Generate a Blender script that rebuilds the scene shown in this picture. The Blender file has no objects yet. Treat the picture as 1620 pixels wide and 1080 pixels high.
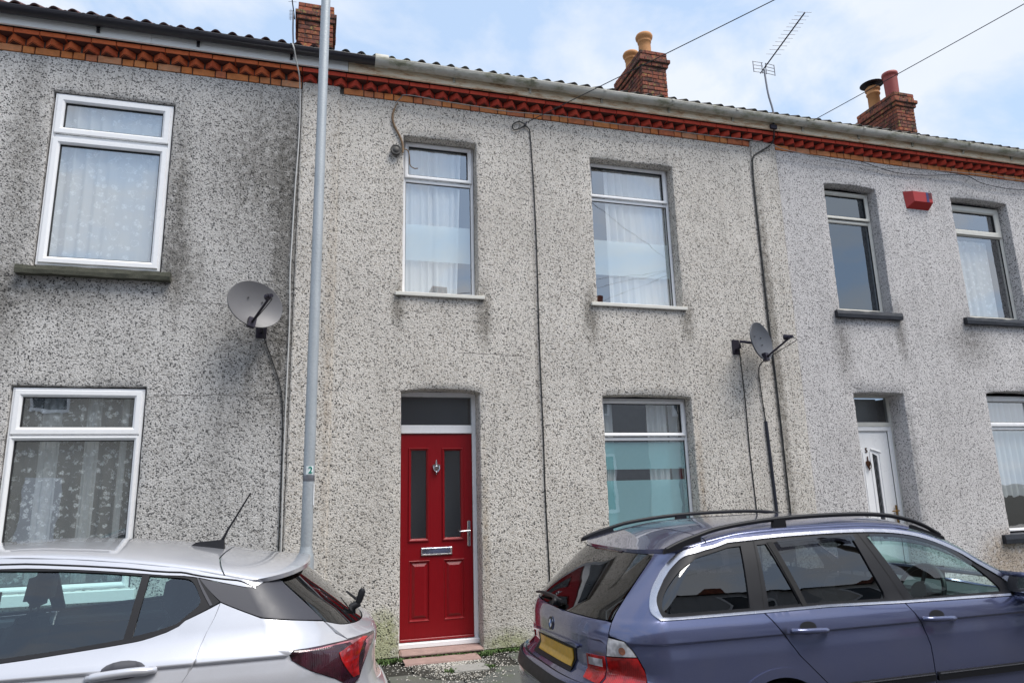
import bpy, bmesh, math, random, bisect
from mathutils import Vector, Matrix, noise
from mathutils.geometry import delaunay_2d_cdt
random.seed(11)
PI = math.pi
sc = bpy.context.scene
col = sc.collection

# ------------------------------------------------------------ camera
cd = bpy.data.cameras.new("camera"); cam = bpy.data.objects.new("camera", cd); col.objects.link(cam)
cd.sensor_width = 36.0; cd.sensor_fit = 'HORIZONTAL'; cd.lens = 1098.8 / 1620 * 36.0
cd.clip_start = 0.05; cd.clip_end = 2000
yaw, pitch, roll = 0.28577, 0.215209, -0.0264146
fw = Vector((math.sin(yaw)*math.cos(pitch), math.cos(yaw)*math.cos(pitch), math.sin(pitch)))
rt = Vector((math.cos(yaw), -math.sin(yaw), 0)); up = rt.cross(fw)
r2 = rt*math.cos(roll) + up*math.sin(roll); u2 = -rt*math.sin(roll) + up*math.cos(roll)
M = Matrix((r2, u2, -fw)).transposed().to_4x4(); M.translation = Vector((0, -7.2, 1.63))
cam.matrix_world = M
sc.camera = cam
# ------------------------------------------------------------ exposure
sc.view_settings.view_transform = 'Standard'; sc.view_settings.look = 'None'
sc.view_settings.gamma = 1.0; sc.view_settings.use_curve_mapping = False
sc.view_settings.exposure = 0.66
# ------------------------------------------------------------ sky
SUN_EL, SUN_AZ = math.radians(61), math.radians(142)      # azimuth clockwise from +Y
w = bpy.data.worlds.new("World"); sc.world = w; w.use_nodes = True
nt = w.node_tree; nt.nodes.clear()
N = nt.nodes.new; Lk = nt.links.new
out = N('ShaderNodeOutputWorld'); bg = N('ShaderNodeBackground'); bg.inputs[1].default_value = 0.12
sky = N('ShaderNodeTexSky'); sky.sky_type = 'NISHITA'; sky.sun_disc = False
sky.sun_elevation = SUN_EL; sky.sun_rotation = SUN_AZ; sky.dust_density = 1.5; sky.ozone_density = 1.2; sky.air_density = 1.0
tc = N('ShaderNodeTexCoord'); sx = N('ShaderNodeSeparateXYZ'); Lk(tc.outputs['Generated'], sx.inputs[0])
def mth(op, a, b=None, c=None):
    n = N('ShaderNodeMath'); n.operation = op
    for i, v in enumerate((a, b, c)):
        if v is None: continue
        if isinstance(v, (int, float)): n.inputs[i].default_value = v
        else: Lk(v, n.inputs[i])
    return n.outputs[0]
zz = mth('ADD', mth('MAXIMUM', sx.outputs[2], 0.0), 0.25)
cx = N('ShaderNodeCombineXYZ'); Lk(mth('DIVIDE', sx.outputs[0], zz), cx.inputs[0]); Lk(mth('DIVIDE', sx.outputs[1], zz), cx.inputs[1])
nz = N('ShaderNodeTexNoise'); nz.inputs['Scale'].default_value = 2.3; nz.inputs['Detail'].default_value = 9; nz.inputs['Roughness'].default_value = 0.56; nz.inputs['Distortion'].default_value = 0.35
Lk(cx.outputs[0], nz.inputs['Vector'])
rp = N('ShaderNodeValToRGB'); rp.color_ramp.elements[0].position = 0.43; rp.color_ramp.elements[1].position = 0.57
Lk(nz.outputs['Fac'], rp.inputs[0])
nz2 = N('ShaderNodeTexNoise'); nz2.inputs['Scale'].default_value = 5.0; nz2.inputs['Detail'].default_value = 6
Lk(cx.outputs[0], nz2.inputs['Vector'])
cc = N('ShaderNodeMixRGB'); cc.inputs[1].default_value = (4.2, 4.6, 5.3, 1); cc.inputs[2].default_value = (5.1, 5.3, 5.6, 1); Lk(nz2.outputs['Fac'], cc.inputs[0])
vl = N('ShaderNodeMixRGB'); vl.inputs[0].default_value = 0.75; vl.inputs[2].default_value = (3.3, 4.35, 5.9, 1); Lk(sky.outputs[0], vl.inputs[1])
mx = N('ShaderNodeMixRGB'); Lk(mth('MULTIPLY_ADD', rp.outputs[0], 0.88, 0.04), mx.inputs[0]); Lk(vl.outputs[0], mx.inputs[1]); Lk(cc.outputs[0], mx.inputs[2])
Lk(mx.outputs[0], bg.inputs[0]); Lk(bg.outputs[0], out.inputs[0])
# ------------------------------------------------------------ sun (thin overcast)
sl = bpy.data.lights.new("sun", 'SUN'); sl.energy = 2.5; sl.angle = math.radians(32); sl.color = (1.0, 0.96, 0.9)
sun = bpy.data.objects.new("sun", sl); col.objects.link(sun)
sd = Vector((math.sin(SUN_AZ)*math.cos(SUN_EL), math.cos(SUN_AZ)*math.cos(SUN_EL), math.sin(SUN_EL)))
sun.rotation_euler = sd.to_track_quat('Z', 'Y').to_euler(); sun.location = (6, -6, 12)

# ============================================================ helpers
def link(o, parent=None):
    col.objects.link(o)
    if parent is not None: o.parent = parent
    return o
def tag(o, label=None, cat=None, group=None, kind=None):
    if label: o['label'] = label
    if cat: o['category'] = cat
    if group: o['group'] = group
    if kind: o['kind'] = kind
    return o
def thing(name, label, cat, loc=(0, 0, 0), group=None, rz=0):
    o = bpy.data.objects.new(name, None); o.location = loc; o.rotation_euler = (0, 0, rz); o.empty_display_size = .2
    link(o); return tag(o, label, cat, group)
class MB:
    """collects faces, built as one mesh object in world coordinates"""
    def __init__(s): s.v = []; s.f = []; s.sm = []
    def add(s, vs, fs, smooth=False):
        b = len(s.v); s.v += [tuple(v) for v in vs]; s.f += [tuple(i+b for i in f) for f in fs]; s.sm += [smooth]*len(fs); return s
    def box(s, x0, x1, y0, y1, z0, z1, ch=0.0):
        if ch:
            bm = bmesh.new(); bmesh.ops.create_cube(bm, size=1)
            for v in bm.verts: v.co = Vector(((x0+x1)/2+v.co.x*(x1-x0), (y0+y1)/2+v.co.y*(y1-y0), (z0+z1)/2+v.co.z*(z1-z0)))
            bmesh.ops.bevel(bm, geom=list(bm.edges), offset=ch, segments=1, affect='EDGES')
            bm.verts.index_update()
            s.add([v.co for v in bm.verts], [[v.index for v in f.verts] for f in bm.faces]); bm.free(); return s
        return s.add([(x0,y0,z0),(x1,y0,z0),(x1,y1,z0),(x0,y1,z0),(x0,y0,z1),(x1,y0,z1),(x1,y1,z1),(x0,y1,z1)],
                     [(0,3,2,1),(4,5,6,7),(0,1,5,4),(1,2,6,5),(2,3,7,6),(3,0,4,7)])
    def ring(s, x0, x1, z0, z1, prof):
        vs = []; fs = []
        for ins, y in prof: vs += [(x0+ins,y,z0+ins),(x1-ins,y,z0+ins),(x1-ins,y,z1-ins),(x0+ins,y,z1-ins)]
        for k in range(len(prof)-1):
            for i in range(4):
                j = (i+1) % 4; fs.append((4*k+i, 4*k+j, 4*k+4+j, 4*k+4+i))
        return s.add(vs, fs)
    def tube(s, pts, r, n=8, cap=True):
        pts = [Vector(p) for p in pts]; rs = r if isinstance(r, (list, tuple)) else [r]*len(pts)
        vs = []; fs = []; prev = None
        for i, p in enumerate(pts):
            d = (pts[min(i+1, len(pts)-1)]-pts[max(i-1, 0)]).normalized()
            if prev is None:
                a = d.orthogonal().normalized()
            else:
                a = (prev - d*prev.dot(d)).normalized()
            prev = a; b = d.cross(a)
            for k in range(n):
                t = 2*PI*k/n; vs.append(p + (a*math.cos(t)+b*math.sin(t))*rs[i])
        for i in range(len(pts)-1):
            for k in range(n):
                j = (k+1) % n; fs.append((i*n+k, i*n+j, (i+1)*n+j, (i+1)*n+k))
        s.add(vs, fs, True)
        if cap: s.add(vs[:n], [tuple(range(n))[::-1]]); s.add(vs[-n:], [tuple(range(n))])
        return s
    def lathe(s, c, prof, n=20, axis='Z'):
        vs = []; fs = []
        for r, h in prof:
            for k in range(n):
                t = 2*PI*k/n; a, b = r*math.cos(t), r*math.sin(t)
                p = (a, b, h) if axis == 'Z' else ((a, h, b) if axis == 'Y' else (h, a, b))
                vs.append((c[0]+p[0], c[1]+p[1], c[2]+p[2]))
        for i in range(len(prof)-1):
            for k in range(n):
                j = (k+1) % n; fs.append((i*n+k, i*n+j, (i+1)*n+j, (i+1)*n+k))
        return s.add(vs, fs, True)
    def prism(s, poly, y0, y1):       # poly in xz
        n = len(poly); vs = [(x, y0, z) for x, z in poly]+[(x, y1, z) for x, z in poly]
        return s.add(vs, [tuple(range(n)), tuple(range(2*n-1, n-1, -1))]+[(i, (i+1) % n+0, (i+1) % n+n, i+n) for i in range(n)])
    def mesh(s, name, mat, smooth_angle=None, recalc=True):
        me = bpy.data.meshes.new(name); me.from_pydata(s.v, [], s.f); me.materials.append(mat)
        me.polygons.foreach_set('use_smooth', s.sm)
        if recalc:
            bm = bmesh.new(); bm.from_mesh(me); bmesh.ops.recalc_face_normals(bm, faces=bm.faces); bm.to_mesh(me); bm.free()
        me.update(); return me
    def build(s, name, mat, parent=None, recalc=True):
        o = bpy.data.objects.new(name, s.mesh(name, mat, recalc=recalc)); link(o, parent)
        if parent is not None: o.matrix_parent_inverse = pinv(parent)
        return o
def pinv(p):
    m = Matrix.Identity(4); q = p
    ch = []
    while q is not None: ch.append(q); q = q.parent
    for q in reversed(ch):
        m = m @ q.matrix_parent_inverse @ q.matrix_basis if q.parent is not None else q.matrix_basis.copy()
    return m.inverted()
def cr(pts, n=6, closed=False):
    """Catmull-Rom through 2D/3D points"""
    P = [Vector(p) for p in pts]; o = []
    for i in range(len(P)-1):
        a = P[i-1] if i > 0 else P[0]*2-P[1]; b = P[i]; c = P[i+1]; d = P[i+2] if i+2 < len(P) else P[-1]*2-P[-2]
        for k in range(n):
            t = k/n; o.append(.5*((2*b)+(c-a)*t+(2*a-5*b+4*c-d)*t*t+(3*b-a-3*c+d)*t**3))
    o.append(P[-1]); return [tuple(p) for p in o]
def inside(p, poly):
    x, y = p; c = False; j = len(poly)-1
    for i in range(len(poly)):
        xi, yi = poly[i]; xj, yj = poly[j]
        if (yi > y) != (yj > y) and x < (xj-xi)*(y-yi)/(yj-yi)+xi: c = not c
        j = i
    return c
def segd(p, a, b):
    ax, ay = a; bx, by = b; px, py = p; dx, dy = bx-ax, by-ay; L = dx*dx+dy*dy
    t = 0 if L == 0 else max(0, min(1, ((px-ax)*dx+(py-ay)*dy)/L)); return math.hypot(px-ax-t*dx, py-ay-t*dy)
def dens(poly, h):
    o = []
    for i, a in enumerate(poly):
        b = poly[(i+1) % len(poly)]; n = max(1, int(math.hypot(b[0]-a[0], b[1]-a[1])/h))
        for k in range(n): o.append((a[0]+(b[0]-a[0])*k/n, a[1]+(b[1]-a[1])*k/n))
    return o
def tri(outer, holes, h, rows=(), hx=None):
    """triangulate a polygon with holes with interior grid points; returns verts, tris, loops(list of idx lists)"""
    hx = hx or h
    loops = [dens(outer, h)]+[dens(q, h) for q in holes]
    V2 = []; E = []; L = []
    for lp in loops:
        b = len(V2); V2 += lp; E += [(b+i, b+(i+1) % len(lp)) for i in range(len(lp))]; L.append(list(range(b, b+len(lp))))
    xs = [p[0] for p in outer]; ys = [p[1] for p in outer]
    segs = [(V2[a], V2[b]) for a, b in E]
    y = math.floor(min(ys)/h)*h; yl = []
    while y < max(ys): yl.append(y); y += h
    yl += [r for r in rows if min(ys) < r < max(ys)]
    x0 = math.floor(min(xs)/hx)*hx
    cell = {}
    for sgm in segs:
        (ax, ay), (bx, by) = sgm
        for i in range(int(math.floor((min(ax, bx)-h)/h)), int(math.floor((max(ax, bx)+h)/h))+1):
            for j in range(int(math.floor((min(ay, by)-h)/h)), int(math.floor((max(ay, by)+h)/h))+1): cell.setdefault((i, j), []).append(sgm)
    for yy in yl:
        rr = yy in rows
        x = x0
        while x < max(xs):
            p = (x, yy); x += hx
            if not inside(p, outer) or any(inside(p, q) for q in holes): continue
            near = cell.get((int(math.floor(p[0]/h)), int(math.floor(p[1]/h))), ())
            if any(segd(p, a, b) < h*(.12 if rr else .35) for a, b in near): continue
            V2.append(p)
    r = delaunay_2d_cdt([Vector(p) for p in V2], E, [], 0, 1e-6)
    vo, fo, om = r[0], r[2], r[3]
    mp = {}
    for i, os_ in enumerate(om):
        for o_ in os_: mp[o_] = i
    F = []
    for f in fo:
        c = (sum(vo[i].x for i in f)/3, sum(vo[i].y for i in f)/3)
        if inside(c, outer) and not any(inside(c, q) for q in holes): F.append(tuple(f))
    return [tuple(v) for v in vo], F, [[mp[i] for i in lp if i in mp] for lp in L]

# ============================================================ materials
def mat(name):
    m = bpy.data.materials.new(name); m.use_nodes = True; m.node_tree.nodes.clear(); return m
class G:
    """tiny node-graph helper"""
    def __init__(s, name):
        s.m = mat(name); s.t = s.m.node_tree; s.out = s.n('ShaderNodeOutputMaterial')
    def n(s, ty, **k):
        x = s.t.nodes.new(ty)
        for a, b in k.items(): setattr(x, a, b)
        return x
    def l(s, a, b): s.t.links.new(a, b)
    def set(s, node, i, v):
        if v is None: return
        if hasattr(v, 'links') or isinstance(v, bpy.types.NodeSocket): s.l(v, node.inputs[i])
        else:
            if isinstance(v, tuple) and len(v) == 3 and node.inputs[i].type == 'RGBA': v = v+(1,)
            node.inputs[i].default_value = v
    def math(s, op, a, b=None, c=None, clamp=False):
        x = s.n('ShaderNodeMath', operation=op, use_clamp=clamp)
        for i, v in enumerate((a, b, c)): s.set(x, i, v)
        return x.outputs[0]
    def mix(s, f, a, b, mode='MIX'):
        x = s.n('ShaderNodeMixRGB', blend_type=mode); s.set(x, 0, f); s.set(x, 1, a); s.set(x, 2, b); return x.outputs[0]
    def co(s, kind='Object'): return s.n('ShaderNodeTexCoord').outputs[kind]
    def mapp(s, v, scale=(1,1,1), loc=(0,0,0), rot=(0,0,0)):
        x = s.n('ShaderNodeMapping'); s.l(v, x.inputs[0]); x.inputs[1].default_value = loc; x.inputs[2].default_value = rot; x.inputs[3].default_value = scale; return x.outputs[0]
    def noise(s, v, scale, detail=3, rough=.55, out='Fac', dist=0):
        x = s.n('ShaderNodeTexNoise'); s.l(v, x.inputs['Vector']); x.inputs['Scale'].default_value = scale; x.inputs['Detail'].default_value = detail; x.inputs['Roughness'].default_value = rough; x.inputs['Distortion'].default_value = dist; return x.outputs[out]
    def vor(s, v, scale, feature='F1', rnd=1.0):
        x = s.n('ShaderNodeTexVoronoi', feature=feature); s.l(v, x.inputs['Vector']); x.inputs['Scale'].default_value = scale; x.inputs['Randomness'].default_value = rnd; return x
    def ramp(s, f, stops, interp='LINEAR'):
        x = s.n('ShaderNodeValToRGB'); r = x.color_ramp; r.interpolation = interp
        while len(r.elements) < len(stops): r.elements.new(0.5)
        for e, (p, c) in zip(r.elements, stops):
            e.position = p; e.color = (c, c, c, 1) if isinstance(c, (int, float)) else tuple(c)+(1,)
        s.l(f, x.inputs[0]); return x.outputs[0]
    def bump(s, h, dist=.003, strength=1.0, nrm=None):
        x = s.n('ShaderNodeBump'); x.inputs['Distance'].default_value = dist; x.inputs['Strength'].default_value = strength; s.l(h, x.inputs['Height'])
        if nrm is not None: s.l(nrm, x.inputs['Normal'])
        return x.outputs[0]
    def bsdf(s, color, rough=.7, metal=0.0, normal=None, coat=0.0, spec=None, **k):
        b = s.n('ShaderNodeBsdfPrincipled'); s.set(b, 'Base Color', color); s.set(b, 'Roughness', rough); s.set(b, 'Metallic', metal); s.set(b, 'Normal', normal)
        s.set(b, 'Coat Weight', coat); b.inputs['Coat Roughness'].default_value = .04
        if spec is not None: s.set(b, 'Specular IOR Level', spec)
        for a, v in k.items(): s.set(b, a, v)
        return b.outputs[0]
    def done(s, sh): s.l(sh, s.out.inputs[0]); return s.m
    def rnd(s): return s.n('ShaderNodeObjectInfo').outputs['Random']

def simple(name, c, rough=.5, metal=0, coat=0, var=.12, scale=8, bumpd=0, spec=None):
    g = G(name); o = g.co(); f = g.noise(o, scale, 5, .6)
    c2 = tuple(x*(1-var) for x in c); c1 = tuple(min(1, x*(1+var)) for x in c)
    nrm = g.bump(g.noise(o, scale*12, 3), bumpd) if bumpd else None
    return g.done(g.bsdf(g.mix(f, c2, c1), g.math('MULTIPLY_ADD', g.noise(o, scale*3, 3), .15, rough-.07), metal, nrm, coat, spec))

def pebbledash(name, light, tan, dark, darkfrac, size, stains, dirt=.25, cracks=()):
    g = G(name); o = g.co()
    d = g.noise(o, 55, 2, .5, 'Color'); v = g.n('ShaderNodeVectorMath', operation='MULTIPLY_ADD'); g.l(d, v.inputs[0]); v.inputs[1].default_value = (.007,)*3; g.l(o, v.inputs[2])
    V = v.outputs[0]
    a = g.vor(V, size); b = g.vor(V, size*1.7)
    ra = g.n('ShaderNodeSeparateColor'); g.l(a.outputs['Color'], ra.inputs[0]); rb = g.n('ShaderNodeSeparateColor'); g.l(b.outputs['Color'], rb.inputs[0])
    light2 = tuple(x*.8 for x in light)
    base = g.ramp(ra.outputs[1], [(0, light2), (.2, light), (.70, light), (.86, tan), (.96, tuple(x*.7 for x in tan))])
    base = g.mix(g.math('MULTIPLY', g.math('GREATER_THAN', ra.outputs[0], 1-darkfrac*1.35), g.ramp(a.outputs['Distance'], [(.46, 1), (.62, 0)])), base, g.mix(rb.outputs[1], tuple(x*.7 for x in dark), tuple(x*1.9 for x in dark)))
    base = g.mix(g.math('MULTIPLY', g.math('GREATER_THAN', rb.outputs[0], 1-darkfrac*.55), g.ramp(b.outputs['Distance'], [(.46, 1), (.62, 0)])), base, tuple(x*1.3 for x in dark))
    crev = g.ramp(a.outputs['Distance'], [(.55, 1.0), (.95, .86)]); base = g.mix(1.0, base, crev, 'MULTIPLY')
    big = g.noise(o, .9, 5, .6); base = g.mix(g.math('MULTIPLY', g.ramp(big, [(.42, 0), (.68, 1)]), dirt), base, tuple(x*.42 for x in tan))
    st = g.noise(g.mapp(o, (3.0, 1, .35)), 2.2, 6, .62); base = g.mix(g.math('MULTIPLY', g.ramp(st, [(.48, 0), (.72, 1)]), dirt*1.1), base, tuple(x*.35 for x in tan))
    fine = g.noise(o, 14, 5, .7)
    for (cx_, cz_, rx, rz, strn, c) in stains:
        sp = g.mapp(o, (1/rx, .01, 1/rz), (-cx_/rx, 0, -cz_/rz)); gr = g.n('ShaderNodeTexGradient', gradient_type='SPHERICAL'); g.l(sp, gr.inputs[0])
        m_ = g.math('MULTIPLY', g.math('MULTIPLY', gr.outputs['Fac'], strn*2.2), g.ramp(fine, [(.3, .1), (.62, 1)]), clamp=True)
        m_ = g.math('MINIMUM', m_, .88)
        base = g.mix(m_, base, g.mix(.85, base, c, 'MULTIPLY'))
    sp3 = g.n('ShaderNodeSeparateXYZ'); g.l(o, sp3.inputs[0]); wob = g.noise(o, 1.6, 5, .65)
    for (zc, xa, xb) in cracks:
        dz = g.math('ABSOLUTE', g.math('SUBTRACT', sp3.outputs[2], g.math('MULTIPLY_ADD', wob, .12, zc-.06)))
        k_ = g.math('MULTIPLY', g.ramp(dz, [(.003, 1), (.008, 0)]), g.math('MULTIPLY', g.math('GREATER_THAN', sp3.outputs[0], xa), g.math('LESS_THAN', sp3.outputs[0], xb)))
        base = g.mix(g.math('MULTIPLY', k_, .6), base, (.05, .045, .04))
    pat = g.noise(o, .55, 2, .5); base = g.mix(g.ramp(pat, [(.40, 0), (.62, .16)]), base, tuple(x*.55 for x in tan))
    h = g.math('SUBTRACT', 1.0, a.outputs['Distance'])
    h = g.math('MULTIPLY_ADD', g.math('SUBTRACT', 1.0, b.outputs['Distance']), .45, h)
    nrm = g.bump(h, .005, .8)
    nrm = g.bump(g.noise(o, 5, 3), .012, .5, nrm)
    return g.done(g.bsdf(base, .85, normal=nrm, spec=.3))
DIRT = (.30, .29, .27); GREEN = (.50, .56, .28); RUST = (.62, .50, .36)
M_leftwall = pebbledash('pebbledash_grey', (.66, .635, .61), (.50, .475, .445), (.035, .035, .037), .16, 70,
    [(-.55, 5.0, .75, 1.3, 0.65, DIRT), (-.30, 4.2, .22, 2.4, 0.93, DIRT), (-.5, 3.0, .6, 1.0, 0.56, DIRT), (-2.75, 4.9, .22, 1.5, 0.5, DIRT), (-1.35, 4.6, .16, 1.2, 0.68, DIRT), (-2.4, 3.62, .9, .3, 0.56, DIRT), (-1.3, 3.9, .3, .5, 0.74, DIRT),
     (-2.75, 3.4, .3, .8, 0.56, DIRT), (-2.0, .2, 6, .25, .5, GREEN)], .26, ((2.62, -1.48, -.3), (3.55, -1.2, -.25)))
M_midwall = pebbledash('pebbledash_cream', (.71, .665, .61), (.57, .515, .45), (.035, .034, .033), .125, 70,
    [(.86, 3.62, .10, .35, 0.87, DIRT), (1.80, 3.55, .12, .5, 0.93, DIRT), (3.07, 3.62, .13, .45, 0.81, DIRT), (4.32, 3.6, .13, .4, 0.74, DIRT), (1.745, 4.7, .04, 1.0, 0.22, DIRT), (4.28, 4.7, .04, 1.0, 0.22, DIRT),
     (5.5, 3.2, .10, 3.2, 0.93, DIRT), (.74, .28, .22, .34, 1.2, GREEN), (2.0, .16, .35, .18, .8, GREEN), (1.78, 1.2, .06, 1.3, .4, RUST), (.15, 3.0, .07, 3.0, .3, RUST), (2.4, 3.2, .03, 3, 0.37, DIRT), (4.34, 1.7, .06, 1.2, .4, RUST)], .20, ((3.12, 1.5, 2.25),))
M_rightwall = pebbledash('pebbledash_white', (.69, .66, .65), (.56, .53, .52), (.045, .042, .045), .115, 76,
    [(6.55, 3.4, .2, .7, 0.56, DIRT), (7.5, 3.6, .12, .5, 0.68, DIRT), (8.7, 3.5, .5, .5, 0.50, DIRT), (7.45, 2.0, .06, 1.2, 0.3, DIRT), (8.7, .6, .6, .5, .9, RUST)], .16)
M_reveal = pebbledash('pebbledash_reveal', (.56, .55, .53), (.40, .38, .35), (.06, .06, .06), .22, 96, [], .6)

def brickmat(name, cols, grime=.35, gc=(.05, .045, .04), lichen=0):
    g = G(name); o = g.co('Generated'); ob = g.n('ShaderNodeNewGeometry').outputs['Position']; r = g.rnd()
    n = len(cols); base = g.ramp(r, [(i/max(1, n-1), c) for i, c in enumerate(cols)])
    f = g.noise(ob, 38, 5, .65); base = g.mix(g.math('MULTIPLY', g.ramp(f, [(.35, 0), (.7, 1)]), .55), base, tuple(x*1.35 for x in cols[0]))
    f2 = g.noise(ob, 9, 6, .7); base = g.mix(g.math('MULTIPLY', g.ramp(f2, [(.42, 0), (.62, 1)]), grime), base, gc)
    if lichen:
        f3 = g.noise(ob, 16, 4, .6); base = g.mix(g.math('MULTIPLY', g.ramp(f3, [(.58, 0), (.66, 1)]), lichen), base, (.38, .36, .10))
    return g.done(g.bsdf(base, .88, normal=g.bump(g.noise(ob, 120, 4, .7), .003), spec=.25))
M_brick = brickmat('eaves_brick', [(.60, .19, .06), (.68, .28, .10), (.50, .15, .08), (.62, .34, .20), (.72, .22, .05)], .25)
M_tooth = brickmat('painted_red_brick', [(.54, .07, .042), (.62, .09, .05), (.46, .055, .035)], .22, (.10, .02, .02))
M_under = simple('shaded_brick_underside', (.085, .03, .023), .95, var=.3)  # shade under the eaves bricks, painted as a darker colour on downward faces
M_toothL = brickmat('orange_red_brick', [(.58, .13, .05), (.66, .17, .06), (.50, .10, .045)], .20, (.12, .03, .02))
M_chbrick = brickmat('chimney_brick', [(.30, .085, .055), (.36, .11, .06), (.15, .065, .05), (.42, .13, .06), (.20, .075, .055), (.09, .06, .05)], .85, (.035, .03, .028), .45)
M_mortar = simple('mortar', (.24, .20, .17), .9, var=.3, scale=20)
M_mortard = simple('dark_mortar', (.09, .08, .07), .92, var=.4, scale=20)
M_upvc = simple('white_upvc', (.90, .90, .91), .28, var=.02, scale=3)
M_upvcold = simple('aged_white_paint', (.70, .68, .62), .4, var=.12, scale=10)
M_gasket = simple('black_gasket', (.02, .02, .022), .6)
M_sillstone = simple('mossy_sill_stone', (.075, .075, .055), .9, var=.6, scale=18, bumpd=.006)
M_blacksill = simple('black_painted_sill', (.018, .02, .028), .45, var=.3, scale=20, bumpd=.003)
M_whitefascia = simple('white_fascia_board', (.86, .86, .84), .5, var=.04)
g = G('weathered_cream_fascia'); o = g.co(); f = g.noise(g.mapp(o, (.8, 1, 4)), 6, 7, .7)
c_ = g.ramp(f, [(.3, (.88, .80, .66)), (.50, (.86, .72, .53)), (.60, (.66, .44, .27)), (.70, (.22, .13, .08))])
M_oldfascia = g.done(g.bsdf(c_, .7, normal=g.bump(f, .004)))
M_blackplastic = simple('black_gutter_plastic', (.022, .02, .026), .32, var=.2)
g = G('weathered_grey_gutter'); o = g.co(); f = g.noise(g.mapp(o, (.7, 1, 2)), 5, 7, .7)
c_ = g.ramp(f, [(.3, (.62, .60, .54)), (.5, (.52, .50, .44)), (.60, (.32, .31, .23)), (.72, (.16, .16, .10))])
M_greygutter = g.done(g.bsdf(c_, .6))
M_tile = brickmat('roof_tile', [(.085, .075, .072), (.11, .095, .09), (.07, .065, .065)], .5, (.05, .055, .035), .25)
M_tileL = brickmat('brown_roof_tile', [(.10, .05, .05), (.12, .055, .05), (.08, .045, .045)], .35, (.04, .035, .03), .1)
def glassm(name, tint, refl, rough=0.0, rc=(1, 1, 1)):
    g = G(name); t = g.n('ShaderNodeBsdfTransparent'); g.set(t, 0, tint); q = g.n('ShaderNodeBsdfGlossy'); g.set(q, 0, rc); q.inputs['Roughness'].default_value = rough
    o = g.co(); g.l(g.bump(g.noise(o, 2.2, 2), .0022, .6), q.inputs['Normal'])
    ge = g.n('ShaderNodeNewGeometry'); dt = g.n('ShaderNodeVectorMath', operation='DOT_PRODUCT'); g.l(ge.outputs['Normal'], dt.inputs[0]); g.l(ge.outputs['Incoming'], dt.inputs[1])
    k_ = g.math('SUBTRACT', 1.0, g.math('ABSOLUTE', dt.outputs['Value']), clamp=True); f5 = g.math('POWER', k_, 4.5)
    m_ = g.n('ShaderNodeMixShader'); g.set(m_, 0, g.math('MULTIPLY_ADD', f5, 1-refl, refl, clamp=True)); g.l(t.outputs[0], m_.inputs[1]); g.l(q.outputs[0], m_.inputs[2])
    return g.done(m_.outputs[0])
M_glass = glassm('window_glass', (.95, .98, .99), .33)
M_glassblue = glassm('window_glass_cool', (.55, .62, .70), .21, rc=(.85, .93, 1.0))
M_glassobs = glassm('obscured_door_glass', (.50, .53, .56), .13, .30)
M_carglass = glassm('car_glass_green_tint', (.72, .90, .88), .10)
M_cartint = glassm('car_privacy_glass', (.16, .16, .18), .10)
M_carrear = glassm('car_rear_glass', (.15, .16, .16), .10)
M_smoke = glassm('smoked_visor', (.30, .29, .33), .08)
g = G('frosted_film'); o = g.co(); d_ = g.n('ShaderNodeBsdfDiffuse'); g.set(d_, 0, (.80, .92, .94)); t_ = g.n('ShaderNodeBsdfTransparent'); m_ = g.n('ShaderNodeMixShader'); m_.inputs[0].default_value = .55; g.l(t_.outputs[0], m_.inputs[1]); g.l(d_.outputs[0], m_.inputs[2]); M_film = g.done(m_.outputs[0])
g = G('teal_frosted_film'); d_ = g.n('ShaderNodeBsdfDiffuse'); g.set(d_, 0, (.46, .80, .84)); t_ = g.n('ShaderNodeBsdfTransparent'); g.set(t_, 0, (.6, .95, 1)); m_ = g.n('ShaderNodeMixShader'); m_.inputs[0].default_value = .62; g.l(t_.outputs[0], m_.inputs[1]); g.l(d_.outputs[0], m_.inputs[2]); M_filmteal = g.done(m_.outputs[0])
def curtain_mat(name, c, alpha):
    g = G(name); d_ = g.n('ShaderNodeBsdfDiffuse'); g.set(d_, 0, c); tl = g.n('ShaderNodeBsdfTranslucent'); g.set(tl, 0, c); a_ = g.n('ShaderNodeAddShader'); 
    m1 = g.n('ShaderNodeMixShader'); m1.inputs[0].default_value = .25; g.l(d_.outputs[0], m1.inputs[1]); g.l(tl.outputs[0], m1.inputs[2])
    t_ = g.n('ShaderNodeBsdfTransparent'); m_ = g.n('ShaderNodeMixShader'); m_.inputs[0].default_value = alpha; g.l(t_.outputs[0], m_.inputs[1]); g.l(m1.outputs[0], m_.inputs[2]); return g.done(m_.outputs[0])
M_curtain = curtain_mat('white_voile', (.90, .92, .92), .95)
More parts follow.
